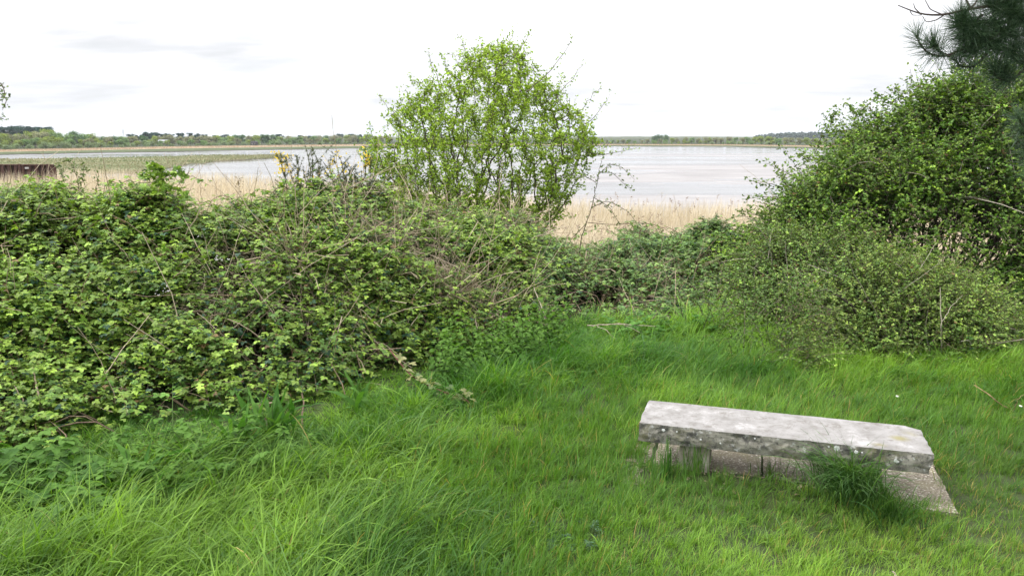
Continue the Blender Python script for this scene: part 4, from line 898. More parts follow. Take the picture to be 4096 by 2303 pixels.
wand('willow_shoot', 'tallest pale leafy shoot above the bramble crest', 'shrub', [(320, 770), (300, 680), (268, 638)], 7.2, .004, 3, .02, SH_OLD, SH_NEW, 453, group='willow shoots above the bramble crest')
wand('willow_shoot', 'upright pale leafy shoot right of the tallest one, above the crest', 'shrub', [(325, 770), (330, 710), (338, 662)], 7.2, .004, 3, .02, SH_OLD, SH_NEW, 454, group='willow shoots above the bramble crest')
wand('willow_shoot', 'short pale leafy shoot farthest right above the left crest', 'shrub', [(385, 770), (388, 730), (394, 682)], 7.2, .004, 2, .017, SH_OLD, SH_NEW, 455, group='willow shoots above the bramble crest')
for k, (lab, pts) in enumerate([('thin brown dead stalk rising before the rusty wall', [(166, 790), (172, 690), (176, 600)]), ('tall bare stalk in front of the tip of the saltmarsh', [(805, 820), (800, 720), (795, 605)]),
                                ('bare brown stalk just right of the tall one by the saltmarsh tip', [(875, 830), (860, 740), (835, 665)]), ('short dead stalk left of the bushy bramble shoot', [(560, 740), (545, 690), (543, 660)]),
                                ('dead stalk with a small withered head left of the gorse', [(950, 800), (955, 740), (950, 712)])]):
    wand('dry_stalk', lab, 'stalk', pts, 7.4, .0035, 1 if k == 4 else 0, .014, (.2, .15, .1), (.3, .24, .18), 461 + k, stemc=(.24, .18, .12), group='dead stalks above the bramble crest', side=[[pts[1], (pts[1][0] + 14, pts[1][1] - 22)]])
wand('bramble_shoot', 'leafy bramble shoot standing up from the left crest against the reeds', 'bush', [(655, 810), (640, 720), (650, 665)], 6.7, .006, 3, .040, BR_OLD, BR_NEW, 471, tmpl=(TRI_V, TRI_F),
     side=[[(645, 740), (600, 700), (572, 705)], [(640, 720), (700, 690), (745, 700)], [(645, 760), (560, 770), (480, 790)], [(650, 700), (620, 670), (600, 665)], [(648, 740), (720, 760), (760, 800)]], stemc=(.07, .05, .03))
wand('overhanging_shrub', 'sparse twig with small leaves hanging in at the left edge against the sky', 'shrub', [(-260, 900), (-220, 600), (-120, 360), (-10, 325)], 5.2, .008, 2, .017, SH_OLD, SH_NEW, 472, side=[[(-60, 340), (10, 380), (28, 400), (10, 440)], [(-80, 420), (0, 470), (22, 480)], [(-60, 345), (5, 330), (20, 370), (8, 410)]])

# ------------------------------------------------------------------ stone bench and its paving
B0 = np.array([.679, 3.942]); BX = np.array([.95398, -.29987]); BY = np.array([.29987, .95398]); BL_, BW_, BZ_, BT_ = 1.43, .383, .300, .112
def bw(l): l = np.asarray(l, float); return np.stack([B0[0] + l[..., 0] * BX[0] + l[..., 1] * BY[0], B0[1] + l[..., 0] * BX[1] + l[..., 1] * BY[1], l[..., 2]], -1)
def stone_mat(name, face):
    """weathered limestone: face=True for the rough, lichen-covered sides"""
    m, n, l = newmat(name); out = n.new('ShaderNodeOutputMaterial'); b = n.new('ShaderNodeBsdfPrincipled')
    tc = n.new('ShaderNodeTexCoord')
    def noise(sc, det=6, ro=.6, st=(1, 1, 1), dist=0.):
        mp = n.new('ShaderNodeMapping'); mp.inputs['Scale'].default_value = st; l.new(tc.outputs['Object'], mp.inputs[0])
        q = n.new('ShaderNodeTexNoise'); q.inputs['Scale'].default_value = sc; q.inputs['Detail'].default_value = det; q.inputs['Roughness'].default_value = ro; q.inputs['Distortion'].default_value = dist
        l.new(mp.outputs[0], q.inputs['Vector']); return q.outputs['Fac']
    def ramp(v, a, b_): r_ = n.new('ShaderNodeMapRange'); r_.inputs[1].default_value = a; r_.inputs[2].default_value = b_; l.new(v, r_.inputs[0]); return r_.outputs[0]
    def mix(f, A, B):
        q = n.new('ShaderNodeMix'); q.data_type = 'RGBA'; l.new(f, q.inputs[0])
        for i, c in ((6, A), (7, B)):
            if isinstance(c, tuple): q.inputs[i].default_value = (*c, 1)
            else: l.new(c, q.inputs[i])
        return q.outputs[2]
    def mul(v, k): q = n.new('ShaderNodeMath'); q.operation = 'MULTIPLY'; l.new(v, q.inputs[0]); q.inputs[1].default_value = k; return q.outputs[0]
    if face:
        c = mix(ramp(noise(14, 8), .35, .65), (.125, .12, .095), (.28, .27, .23))
        c = mix(mul(ramp(noise(9, 9, .72), .50, .60), .85), c, (.050, .050, .047))
        c = mix(mul(ramp(noise(48, 6, .75), .54, .64), .85), c, (.035, .035, .034))
        c = mix(mul(ramp(noise(22, 7, .7), .57, .67), .85), c, (.46, .47, .46))
        c = mix(mul(ramp(noise(8, 6, .65), .55, .68), .55), c, (.17, .165, .075))
    else:
        c = mix(ramp(noise(10, 9, .68), .32, .66), (.165, .160, .150), (.285, .282, .276))
        c = mix(mul(ramp(noise(18, 10, .75, (1, 1, 1), .6), .52, .64), .75), c, (.125, .115, .098))
        c = mix(mul(ramp(noise(5, 8, .7), .54, .68), .8), c, (.375, .372, .366))
        c = mix(mul(ramp(noise(75, 5, .75), .58, .68), .6), c, (.09, .085, .08))
        a = n.new('ShaderNodeAttribute'); a.attribute_name = 'col'; sp = n.new('ShaderNodeSeparateColor'); l.new(a.outputs['Color'], sp.inputs[0])
        c = mix(mul(sp.outputs[1], .8), c, (.20, .185, .08))
    l.new(c, b.inputs['Base Color']); b.inputs['Roughness'].default_value = .88; b.inputs['Specular IOR Level'].default_value = .25
    bp = n.new('ShaderNodeBump'); bp.inputs['Strength'].default_value = .55 if face else .3; bp.inputs['Distance'].default_value = .006
    l.new(noise(45, 8, .7), bp.inputs['Height']); l.new(bp.outputs[0], b.inputs['Normal']); l.new(b.outputs[0], out.inputs[0]); return m
M_top, M_face = stone_mat('limestone_top', False), stone_mat('lichen_limestone', True)
def lattice_box(nx, ny, nz):
    """surface of a box lattice: unit coords and quads with the index of their side (0 top, 1 others)"""
    idx, P, F, S = {}, [], [], []
    def vid(i, j, k):
        q = (i, j, k)
        if q not in idx: idx[q] = len(P); P.append((i / nx, j / ny, k / nz))
        return idx[q]
    for i in range(nx):
        for j in range(ny):
            F.append([vid(i, j, nz), vid(i + 1, j, nz), vid(i + 1, j + 1, nz), vid(i, j + 1, nz)]); S.append(0)
            F.append([vid(i, j, 0), vid(i, j + 1, 0), vid(i + 1, j + 1, 0), vid(i + 1, j, 0)]); S.append(1)
        for k in range(nz):
            F.append([vid(i, 0, k), vid(i + 1, 0, k), vid(i + 1, 0, k + 1), vid(i, 0, k + 1)]); S.append(1)
            F.append([vid(i, ny, k), vid(i, ny, k + 1), vid(i + 1, ny, k + 1), vid(i + 1, ny, k)]); S.append(1)
    for j in range(ny):
        for k in range(nz):
            F.append([vid(0, j, k), vid(0, j, k + 1), vid(0, j + 1, k + 1), vid(0, j + 1, k)]); S.append(1)
            F.append([vid(nx, j, k), vid(nx, j + 1, k), vid(nx, j + 1, k + 1), vid(nx, j, k + 1)]); S.append(1)
    return np.array(P), np.array(F), np.array(S)
bench = thing('stone_bench', 'low weathered limestone bench with pale top and lichen-blotched rough front, standing in the grass', 'bench', (*bw(np.array([.7, .2, 0]))[:2], 0))
P, F, S = lattice_box(170, 44, 14)
x, y, z = P.T; x = x * BL_; z = z - 1
dep = -z * BT_                                            # below the top edge
wmax = np.minimum(BW_ - .003, np.where(x > 1.355, BW_ - .043 * np.clip((x - 1.355) / .06, 0, 1) ** .8, BW_)) + .004 * fbm(x * 9, x * 0, 501, 3)
yy_ = y * wmax
strata = .010 * np.abs(fbm(x * 8, dep * 17 + 1.5 * fbm(x * 5, x * 0, 502, 2), 503, 4)) + .014 * np.clip(fbm(x * 9, dep * 15 + x * 2.2, 504, 3), 0, 1)
front = np.clip(1 - y * 12, 0, 1); back = np.clip((y - 1) * 12 + 1, 0, 1); le = np.clip(1 - P[:, 0] * 40, 0, 1); re = np.clip((P[:, 0] - 1) * 40 + 1, 0, 1)
edgechip = .018 * np.clip(fbm(x * 14, x * 0 + 3, 505, 3), 0, 1) * np.clip(1 - dep / .025, 0, 1)
low = np.clip(dep / .03, 0, 1)
yy_ = yy_ + front * (strata * low + edgechip + .010 * np.clip((dep - .07) / .04, 0, 1)) - back * strata * low
xx_ = x + le * (.006 * fbm(y * 6, dep * 30, 506, 3) + .004) - re * (.010 * np.abs(fbm(y * 5, dep * 25, 507, 3)) + .012 * np.clip((dep - .06) / .05, 0, 1))
cr_ = np.clip(1 - np.minimum(np.minimum(y, 1 - y) * BW_, np.minimum(P[:, 0], 1 - P[:, 0]) * BL_) / .012, 0, 1)
zt = BZ_ - dep - (dep < 1e-6) * (cr_ ** 2 * .004 + .0012 * fbm(x * 12, y * 5, 508, 3)) - (dep > BT_ - 1e-6) * .006 * fbm(x * 6, y * 3, 509, 3)
gm = np.clip(1 - np.hypot((x - 1.30) / .06, (y * BW_ - .17) / .05), 0, 1) + .7 * np.clip(1 - np.hypot((x - 1.19) / .05, (y * BW_ - .05) / .03), 0, 1) + .5 * np.clip(1 - np.hypot((x - 1.36) / .05, (y * BW_ - .27) / .06), 0, 1)
gm = np.clip(gm * (1.2 + fbm(x * 20, y * 8, 510, 3)), 0, 1)
V = bw(np.stack([xx_, yy_, zt], 1))
o = build('seat', V, [F], [M_top, M_face], bench, np.stack([gm * 0, gm, gm * 0], 1), S, False, loc=tuple(bench.location))
M_lich = ramp_mat('white_lichen', [(.4, (.42, .44, .42)), (.7, (.56, .58, .56))], 60, 5, .95, .3, 200)
for q, (lx_, dz_, rr_) in enumerate([(.135, .032, .0085), (.992, .026, .0135), (1.083, .033, .0095), (.205, .030, .005), (.60, .022, .0045), (1.262, .055, .008), (1.27, .06, .007), (.955, .024, .005), (.33, .06, .005), (.43, .07, .0045), (1.11, .034, .0045)]):
    an = np.linspace(0, 2 * np.pi, 14, endpoint=False); rr = rr_ * (1 + .18 * np.random.default_rng(q).normal(size=14) * (1 if rr_ < .012 else .3))
    k_ = np.argmin((xx_ - lx_) ** 2 + (dep - dz_) ** 2 + 4 * y ** 2); y0 = yy_[k_] - .003
    ring = np.stack([lx_ + rr * np.cos(an), np.full(14, y0), BZ_ - dz_ + rr * np.sin(an)], 1); bk = ring + [0, .012, 0]
    Vd = np.concatenate([ring * [1, 1, 1] * 1.0, bk, [[lx_, y0 - .0015, BZ_ - dz_]]]); i = np.arange(14)
    part('lichen_spot', bw(Vd), [np.stack([i, (i + 1) % 14, 14 + (i + 1) % 14, 14 + i], 1), np.stack([i, np.full(14, 28), (i + 1) % 14], 1)], M_lich, bench)
M_leg = ramp_mat('leg_stone', [(.3, (.13, .12, .085)), (.5, (.25, .235, .18)), (.7, (.36, .345, .29))], 16, 9, .9, .5, 60)
for x0, x1, y0 in ((.217, .376, .066), (1.058, 1.218, .085)):
    P, F, S = lattice_box(14, 18, 14); q = np.stack([x0 + P[:, 0] * (x1 - x0), y0 + P[:, 1] * .25, -.04 + P[:, 2] * (BZ_ - BT_ + .034)], 1); q = q + .0035 * np.stack([fbm(q[:, 1] * 30, q[:, 2] * 30, 511), fbm(q[:, 0] * 30, q[:, 2] * 30, 512), 0 * q[:, 0]], 1)
    part('leg', bw(q), [F], M_leg, bench)
def pebble_mat():
    m, n, l = newmat('exposed_pebble_concrete'); out = n.new('ShaderNodeOutputMaterial'); b = n.new('ShaderNodeBsdfPrincipled'); tc = n.new('ShaderNodeTexCoord')
    v = n.new('ShaderNodeTexVoronoi'); v.inputs['Scale'].default_value = 95; l.new(tc.outputs['Object'], v.inputs['Vector'])
    s = n.new('ShaderNodeSeparateColor'); l.new(v.outputs['Color'], s.inputs[0]); cr = n.new('ShaderNodeValToRGB'); e = cr.color_ramp.elements
    while len(e) < 5: e.new(.5)
    for q, (p_, c_) in zip(e, [(0, (.095, .08, .055)), (.35, (.185, .16, .115)), (.6, (.27, .235, .175)), (.85, (.36, .325, .25)), (1, (.62, .59, .52))]): q.position = p_; q.color = (*c_, 1)
    l.new(s.outputs[0], cr.inputs[0])
    d = n.new('ShaderNodeMapRange'); d.inputs[1].default_value = .25; d.inputs[2].default_value = .6; d.inputs[3].default_value = 0; d.inputs[4].default_value = .75; l.new(v.outputs['Distance'], d.inputs[0])
    mx = n.new('ShaderNodeMix'); mx.data_type = 'RGBA'; l.new(d.outputs[0], mx.inputs[0]); l.new(cr.outputs[0], mx.inputs[6]); mx.inputs[7].default_value = (.145, .125, .092, 1)
    nz = n.new('ShaderNodeTexNoise'); nz.inputs['Scale'].default_value = 7; nz.inputs['Detail'].default_value = 8; l.new(tc.outputs['Object'], nz.inputs['Vector'])
    r2 = n.new('ShaderNodeMapRange'); r2.inputs[1].default_value = .5; r2.inputs[2].default_value = .7; r2.inputs[4].default_value = .6; l.new(nz.outputs['Fac'], r2.inputs[0])
    m2 = n.new('ShaderNodeMix'); m2.data_type = 'RGBA'; l.new(r2.outputs[0], m2.inputs[0]); l.new(mx.outputs[2], m2.inputs[6]); m2.inputs[7].default_value = (.17, .155, .08, 1)
    l.new(m2.outputs[2], b.inputs['Base Color']); b.inputs['Roughness'].default_value = .9
    bp = n.new('ShaderNodeBump'); bp.inputs['Strength'].default_value = .7; bp.inputs['Distance'].default_value = .006; bp.invert = True; l.new(v.outputs['Distance'], bp.inputs['Height']); l.new(bp.outputs[0], b.inputs['Normal'])
    l.new(b.outputs[0], out.inputs[0]); return m
M_peb = pebble_mat()
PAVE = [(-.42, .058, .12, .68, .004, 'pebbled concrete slab left of the bench, half overgrown with grass'), (.066, .648, .125, .71, .022, 'pebbled concrete slab under the left half of the bench, behind the left leg'),
        (.656, 1.238, .11, .70, .022, 'pebbled concrete slab under the middle of the bench, between its legs'), (1.246, 1.565, -.02, .69, .022, 'broad pebbled concrete slab showing beyond the right end of the bench'),
        (-.06, .12, -.15, .075, .008, 'broken piece of pebbled slab in the grass before the left end of the bench')]
for x0, x1, y0, y1, zt, lab in PAVE:
    P, F, S = lattice_box(26, 26, 2); px_, py_ = P[:, 0], P[:, 1]
    q = np.stack([x0 + px_ * (x1 - x0), y0 + py_ * (y1 - y0), -.05 + P[:, 2] * (zt + .05)], 1)
    ed = np.clip(1 - np.minimum(np.minimum(px_, 1 - px_), np.minimum(py_, 1 - py_)) * 14, 0, 1)
    q[:, 0] += (px_ < .001) * .012 * np.abs(fbm(q[:, 1] * 12, q[:, 0] * 0, 521)) - (px_ > .999) * .012 * np.abs(fbm(q[:, 1] * 12, q[:, 0] * 0, 522)) * (1 + 3 * (x1 > 1.5)); q[:, 1] += (py_ < .001) * .035 * np.abs(fbm(q[:, 0] * 7, q[:, 0] * 0 + x0, 523, 3))
    q[:, 2] -= (P[:, 2] > .9) * (.004 * ed ** 2 - .002 * fbm(q[:, 0] * 25, q[:, 1] * 25, 524, 2))
    W = bw(q); o = build('paving_slab', W, [F], M_peb, loc=(*bw(np.array([.5 * (x0 + x1), .5 * (y0 + y1), 0]))[:2], 0)); tag(o, lab, 'paving slab', 'concrete slabs under the bench')

# ------------------------------------------------------------------ grass
GH = [(0, 2250, .40), (300, 2150, .40), (300, 1850, .38), (700, 1850, .30), (700, 2150, .34), (1100, 2000, .26), (1100, 2250, .30), (1300, 1700, .24), (1450, 1620, .26), (1700, 1560, .22), (1500, 1900, .22), (2100, 1450, .24), (2300, 1330, .30),
      (1900, 1900, .13), (2400, 1650, .14), (2400, 2000, .10), (1600, 2200, .20), (2400, 2250, .095), (3000, 2150, .08), (3500, 2200, .07), (4000, 2100, .065), (4000, 1800, .11), (3500, 1560, .15), (3000, 1480, .19), (2700, 1350, .26), (3500, 1480, .18), (4000, 1480, .16), (3000, 1600, .145)]
GP = np.array([on(u, v)[:2] for u, v, h in GH]); GHv = np.array([q[2] for q in GH]); GHv = np.where(GHv > .2, .2 + (GHv - .2) * .35, GHv) * .80
def grass_h(x, y):
    d2 = (x[:, None] - GP[None, :, 0]) ** 2 + (y[:, None] - GP[None, :, 1]) ** 2 + .03; w = d2 ** -1.5; return (w * GHv).sum(1) / w.sum(1)
def bench_loc(x, y): dx, dy = x - B0[0], y - B0[1]; return dx * BX[0] + dy * BX[1], dx * BY[0] + dy * BY[1]
def bare(x, y):
    """how bare the ground is: under the seat, on the slabs, on the worn strip before it"""
    lx_, ly_ = bench_loc(x, y); wob = .05 * fbm(x * 9, y * 9, 531, 3)
    slab = (lx_ > .03 + wob) & (lx_ < 1.53 + wob) & (ly_ > .12 + wob) & (ly_ < .70)
    slab |= (lx_ > 1.25 + wob) & (lx_ < 1.48 + 1.5 * wob) & (ly_ > .05 + 1.3 * wob) & (ly_ < .66)
    slab |= (lx_ > -.02 + wob) & (lx_ < .08 + wob) & (ly_ > -.12 + wob) & (ly_ < .0)
    strip = np.clip(1 - np.hypot(np.maximum(np.abs(lx_ - .62) - .42, 0) / .12, (ly_ - .06 - wob) / .15), 0, 1)
    return slab, strip
def flow(x, y): return math.radians(-15) + 1.7 * fbm(x * .55, y * .55, 541, 2) + .7 * fbm(x * 2.2, y * 2.2, 542, 2)
def lawn(n_t, per, seed, short):
    r = np.random.default_rng(seed)
    y = 1.4 + (9.8 - 1.4) * r.uniform(0, 1, n_t * 3) ** 1.25; x = r.uniform(-1, 1, n_t * 3) * (.76 * y + 1.2)
    k = y < y_base(x / y) + np.where(x > .24 * y, .6, .15) + .15 * fbm(x * 3, y * 3, 543); x, y = x[k][:n_t], y[k][:n_t]; n = len(x)
    sl, stp = bare(x, y); left = np.where((bench_loc(x, y)[0] < .05) & (bench_loc(x, y)[0] > -.07) & (bench_loc(x, y)[1] > .05) & (bench_loc(x, y)[1] < .75), .45, 0)
    k = ~sl & (r.uniform(0, 1, n) > stp * 1.25) & (r.uniform(0, 1, n) > left); x, y = x[k], y[k]
    g0_ = grass_h(x, y); sh = np.clip((.165 - g0_) / .05, 0, 1)             # 1 = short turf
    k = r.uniform(0, 1, len(x)) < (sh if short else 1 - .97 * sh); x, y, g0_ = x[k], y[k], g0_[k]; n = len(x)
    foot = np.where(x > .06 * y, 1., np.clip((y_base(x / y) + .1 - y) / 1.1, .38, 1))
    h = g0_ * foot * np.exp(r.normal(0, .18, n)) * (1 + (.6 if not short else .4) * fbm(x * 1.5, y * 1.5, 545, 3)) * (.72 if short else 1.0)
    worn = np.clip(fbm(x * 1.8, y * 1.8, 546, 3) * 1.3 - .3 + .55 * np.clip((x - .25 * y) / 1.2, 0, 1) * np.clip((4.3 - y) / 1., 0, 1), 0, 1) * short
    tone = .47 + 1.15 * fbm(x * .8, y * .8, 547, 3) + .5 * fbm(x * 3, y * 3, 548, 2) + r.normal(0, .15, n)
    az0 = flow(x, y) + r.normal(0, .40 if short else .75, n)
    ln0 = np.clip(r.normal(1.15, .3, n), .3, 2.1) if short else np.clip(r.normal(1.85, .3, n), .9, 2.5)
    m = np.maximum(per * (1 - .55 * worn) * np.ones(n), 4).astype(int)
    I = np.repeat(np.arange(n), m); N = len(I); hh = h[I]
    rad = .02 + .06 * hh if short else .022 + .08 * hh; ang = r.uniform(0, 6.283, N); q = np.abs(r.normal(0, 1, N)) * rad
    X, Y = x[I] + q * np.cos(ang), y[I] + q * np.sin(ang)
    k = ~bare(X, Y)[0] | (r.uniform(0, 1, N) < .03); I, X, Y, hh, ang = I[k], X[k], Y[k], hh[k], ang[k]; N = len(I)
    P = np.stack([X, Y, ground(X, Y) - .01], 1)
    L = hh * np.exp(r.normal(0, .25, N)) * (1.1 if short else 1.12)
    az = az0[I] + r.normal(0, .85 if short else .6, N); az = np.where(r.uniform(0, 1, N) < .35, ang, az)
    lean = np.clip(ln0[I] * r.uniform(.35, 1.35, N), .08, 2.3) if short else np.clip(ln0[I] * r.uniform(.55, 1.3, N), .3, 2.7)
    w = ((.0021 + .012 * np.clip(L - .05, 0, .1)) if short else (.0030 + .0080 * np.clip(L - .05, 0, .4))) * r.uniform(.7, 1.3, N)
    K = 3 if short else 6
    V, F = blades(P, L, az, lean, w, K=K, b0=.15 if short else .12)
    t = np.clip(tone[I] + r.normal(0, .22, N), 0, 1)
    C = mixc((.090, .198, .028), (.245, .415, .062), t) if short else mixc((.042, .122, .015), (.180, .318, .042), t) * (1 + .28 * np.clip((Y - 4.0) / 1.2, 0, 1))[:, None]
    olv_shade = np.clip((X - .30 * Y + .2) / 1.6, 0, 1) * np.clip((4.6 - Y) / 1.2, 0, 1) * np.clip(.7 + fbm(X * 2.5, Y * 2.5, 549, 3), 0, 1)  # near right turf: worn olive tone, with pine shade painted into the blade colour
    if short: C = C * (1 - .75 * olv_shade)[:, None] + mixc((.060, .105, .018), (.130, .190, .034), t) * (.75 * olv_shade)[:, None]
    blue = r.uniform(0, 1, N) < .06; C[blue] = C[blue] * .5 + np.array([.10, .19, .09]) * .5
    dead = r.uniform(0, 1, N) < (.035 + .10 * worn[I] if short else .006); C[dead] = mixc((.26, .22, .06), (.38, .30, .12), r.uniform(0, 1, dead.sum())); 
    C = C * np.exp(r.normal(0, .14, (N, 1)))
    return V, F, np.repeat(C, 2 * (K + 1), 0)
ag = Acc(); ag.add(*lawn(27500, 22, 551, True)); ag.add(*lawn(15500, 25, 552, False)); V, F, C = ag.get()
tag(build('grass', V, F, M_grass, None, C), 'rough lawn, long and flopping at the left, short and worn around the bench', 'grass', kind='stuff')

def tuft(name, label, u, v, n, h, spread, lean, w, c0, c1, seed, az0=None, group=None, zoff=0, p0=None):
    r = np.random.default_rng(seed); b = on(u, v) if p0 is None else np.array(p0); b[2] = float(ground(b[0], b[1]))
    an = r.uniform(0, 6.283, n) if az0 is None else az0 + r.normal(0, .9, n); q = np.abs(r.normal(0, spread, n)); aq = r.uniform(0, 6.283, n)
    P = np.stack([b[0] + q * np.cos(aq), b[1] + q * np.sin(aq), np.full(n, b[2] - .01)], 1)
    V, F = blades(P, h * r.uniform(.55, 1.2, n), an, np.clip(r.normal(lean, .35, n), .1, 2.0), w * r.uniform(.6, 1.3, n), K=6)
    o = build(name, V, F, M_grass, None, rep(mixc(c0, c1, r.uniform(0, 1, n)) * np.exp(r.normal(0, .12, (n, 1))), 14), loc=tuple(b)); return tag(o, label, 'grass tuft', group)
GT = 'loose grass tufts around the bench'
tuft('grass_tuft', 'large dark blue-green tuft of long grass hiding the right leg of the bench', 3400, 2005, 900, .36, .10, 1.5, .0046, (.035, .105, .022), (.13, .24, .075), 561, az0=math.radians(215), group=GT)
tuft('grass_tuft', 'dark tuft of grass spilling over the front right corner of the bench paving', 3560, 2085, 330, .20, .10, 1.1, .004, (.032, .095, .020), (.085, .17, .05), 562, az0=math.radians(250), group=GT)
tuft('grass_tuft', 'upright dark blades of grass in front of the left leg of the bench', 2660, 1935, 46, .24, .045, .30, .0055, (.035, .11, .018), (.09, .19, .04), 563, group=GT)
tuft('grass_tuft', 'thin upright grass beside the left bench leg', 2790, 1925, 60, .20, .05, .40, .0042, (.045, .12, .02), (.10, .20, .04), 564, group=GT)
tuft('grass_tuft', 'small grass tuft under the middle of the bench', 3080, 1935, 60, .14, .06, .6, .0032, (.05, .12, .02), (.11, .2, .04), 565, group=GT)

# ------------------------------------------------------------------ herbs at the foot of the thickets
LANCE = np.interp(np.linspace(0, 1, 7), [0, .12, .35, .7, 1], [.12, .25, 1, .75, .04])
def dock(u, v, n, h, seed, label, y=None):
    r = np.random.default_rng(seed); b = on(u, v); b[2] = float(ground(b[0], b[1])); root = thing('dock_plant', label, 'plant', b, 'broad-leaved docks along the bramble foot')
    for k in range(2):
        m = n // 2; an = r.uniform(0, 6.283, m); P = b + np.stack([r.normal(0, .06, m), r.normal(0, .05, m), r.uniform(0, .06, m)], 1)
        V, F = blades(P, h * r.uniform(.55, 1.15, m), an, r.uniform(.5, 2.0, m), np.full(m, .044) * r.uniform(.6, 1.2, m), K=6, prof=LANCE, twist=r.normal(0, .5, m))
        V = V + .004 * r.normal(size=V.shape); part('leaf_rosette', V, F, M_herb, root, rep(mixc((.040, .120, .018), (.105, .225, .038), r.uniform(0, 1, m)), 14))
    T_ = np.linspace(0, 1, 6)[:, None]; p = b * (1 - T_) + (b + [r.normal(0, .03), 0, h * .8]) * T_
    part('stem', *tubes(p[None], np.full((1, 6), .004), 5), M_herb, root, np.full((30, 3), .1) * [.8, 1.6, .4])
dock(1090, 1790, 30, .36, 571, 'clump of glossy dock leaves at the foot of the bramble mound')
dock(960, 1835, 22, .32, 572, 'lower dock clump just left of the glossiest one, in the shade of the brambles')
dock(540, 2010, 18, .36, 573, 'pale dock leaves sunk in the long grass at lower left')
dock(1440, 1670, 10, .34, 574, 'single upright dock with narrow leaves left of the trailing bramble')
def umbel(u, v, seed, label, h, nl, size, c0, c1, cat='plant', name='cow_parsley', grp='feathery hogweed and cow parsley clumps', spread=.12, broad=False):
    r = np.random.default_rng(seed); b = on(u, v); b[2] = float(ground(b[0], b[1])); root = thing(name, label, cat, b, grp)
    an = r.uniform(0, 6.283, nl); K = 7; t = np.linspace(0, 1, K)[None, :, None]; L = h * r.uniform(.55, 1.15, nl)
    D = np.stack([np.cos(an) * .6, np.sin(an) * .6, r.uniform(.45, 1.1, nl)], 1); s0 = b + np.stack([r.normal(0, spread, nl), r.normal(0, spread * .6, nl), 0 * an], 1)
    p = s0[:, None] + D[:, None] * t * L[:, None, None]; p[..., 2] -= (t[..., 0] ** 2.2) * .42 * L[:, None]
    ac = Acc(); ac.add(*tubes(p, np.linspace(.0035, .0012, K)[None], 4), C=(.10, .17, .05)); al = Acc()
    if broad: q, X, N, S = p[:, -2:].reshape(-1, 3), np.repeat(D, 2, 0), None, size * 1.0
    for j in range(3 if broad else 2, K):
        T_ = nrm(p[:, j] - p[:, j - 1]); sv = nrm(np.cross(T_, [0, 0, 1.])); f = 1.1 - .12 * j
        for sg in (-1, 1):
            for m in range(1 if broad else 4):
                q = p[:, j] + sv * sg * (.0 if broad else m * size * .32 * f) + T_ * r.normal(0, .006, (nl, 1)); X = sv * sg * (.9 if broad else .5) + T_ * .7 + r.normal(0, .18, (nl, 3)); N = np.array([0, 0, 1.]) + r.normal(0, .25, (nl, 3))
                V, F = scatter(*( (TRI_V, TRI_F) if broad else (LEAF_V, LEAF_F)), q, X, N, size * f * r.uniform(.7, 1.2, nl) * (1 if broad else .8 - .1 * m)); al.add(V, F, rep(mixc(c0, c1, r.uniform(0, 1, nl)), len(V) // nl))
    V, F, C = al.get(); part('leaves', V, F, M_herb, root, C); V, F, C = ac.get(); part('stems', V, F, M_herb, root, C)
FR0, FR1 = (.050, .140, .018), (.125, .255, .036)
umbel(800, 1850, 581, 'feathery cow parsley standing tallest at the foot of the left brambles', .52, 22, .062, FR0, FR1)
umbel(620, 1920, 582, 'low feathery cow parsley sprawling over the long grass at left', .44, 24, .060, FR0, FR1)
umbel(160, 1990, 583, 'broad-leaved hogweed clump at the left edge below the brambles', .50, 24, .105, (.036, .105, .016), (.095, .20, .032), name='hogweed', broad=True)
umbel(350, 2030, 584, 'pale hogweed leaves rising from the long grass near the left edge', .46, 18, .100, (.050, .130, .020), (.115, .235, .040), name='hogweed', broad=True)
umbel(70, 2120, 585, 'hogweed clump lowest in the left corner', .42, 18, .100, (.036, .105, .016), (.095, .19, .034), name='hogweed', broad=True)
umbel(2480, 1335, 586, 'bright fern-like hogweed left of the dead stick behind the bench', .38, 16, .075, (.055, .15, .025), (.12, .27, .05), name='hogweed', broad=True, spread=.16)
umbel(2620, 1350, 587, 'bright hogweed clump in the middle under the low bramble bank', .36, 18, .075, (.055, .15, .025), (.12, .27, .05), name='hogweed', broad=True, spread=.2)
umbel(2800, 1330, 588, 'bright hogweed clump nearest the small-leaved shrubs', .42, 18, .080, (.055, .15, .025), (.12, .27, .05), name='hogweed', broad=True, spread=.18)
umbel(1800, 1450, 589, 'feathery cow parsley among the nettles', .34, 16, .05, FR0, FR1)
umbel(2240, 2165, 590, 'blue-green feathery weed in the short grass at lower middle', .12, 22, .026, (.05, .11, .06), (.10, .18, .10), name='yarrow', spread=.10)
umbel(2050, 1370, 591, 'feathery cow parsley at the edge between nettles and dead canes', .36, 14, .05, FR0, FR1)
WEEDS = [(90, 2040), (250, 2080), (480, 2090), (450, 1930), (720, 1980), (880, 1910), (1190, 1850), (20, 2230), (300, 2190), (980, 1930), (-60, 2030), (240, 1930), (560, 1870), (30, 1930), (400, 1985), (640, 2060)]
wd = None; r = np.random.default_rng(599)
for k, (u_, v_) in enumerate(WEEDS):
    b = on(u_, v_); b[2] = float(ground(b[0], b[1]))
    if wd is None:
        umbel(u_, v_, 598, 'small broad-leaved weed half sunk in the long grass at lower left', .34, 13, .075, (.050, .130, .018), (.115, .235, .038), name='weed', grp='broad-leaved weeds in the long grass', broad=True, spread=.08)
        wd = bpy.data.objects['weed']
    else: copy_thing(wd, b, r.uniform(0, 6.28), (r.uniform(.75, 1.25),) * 3)
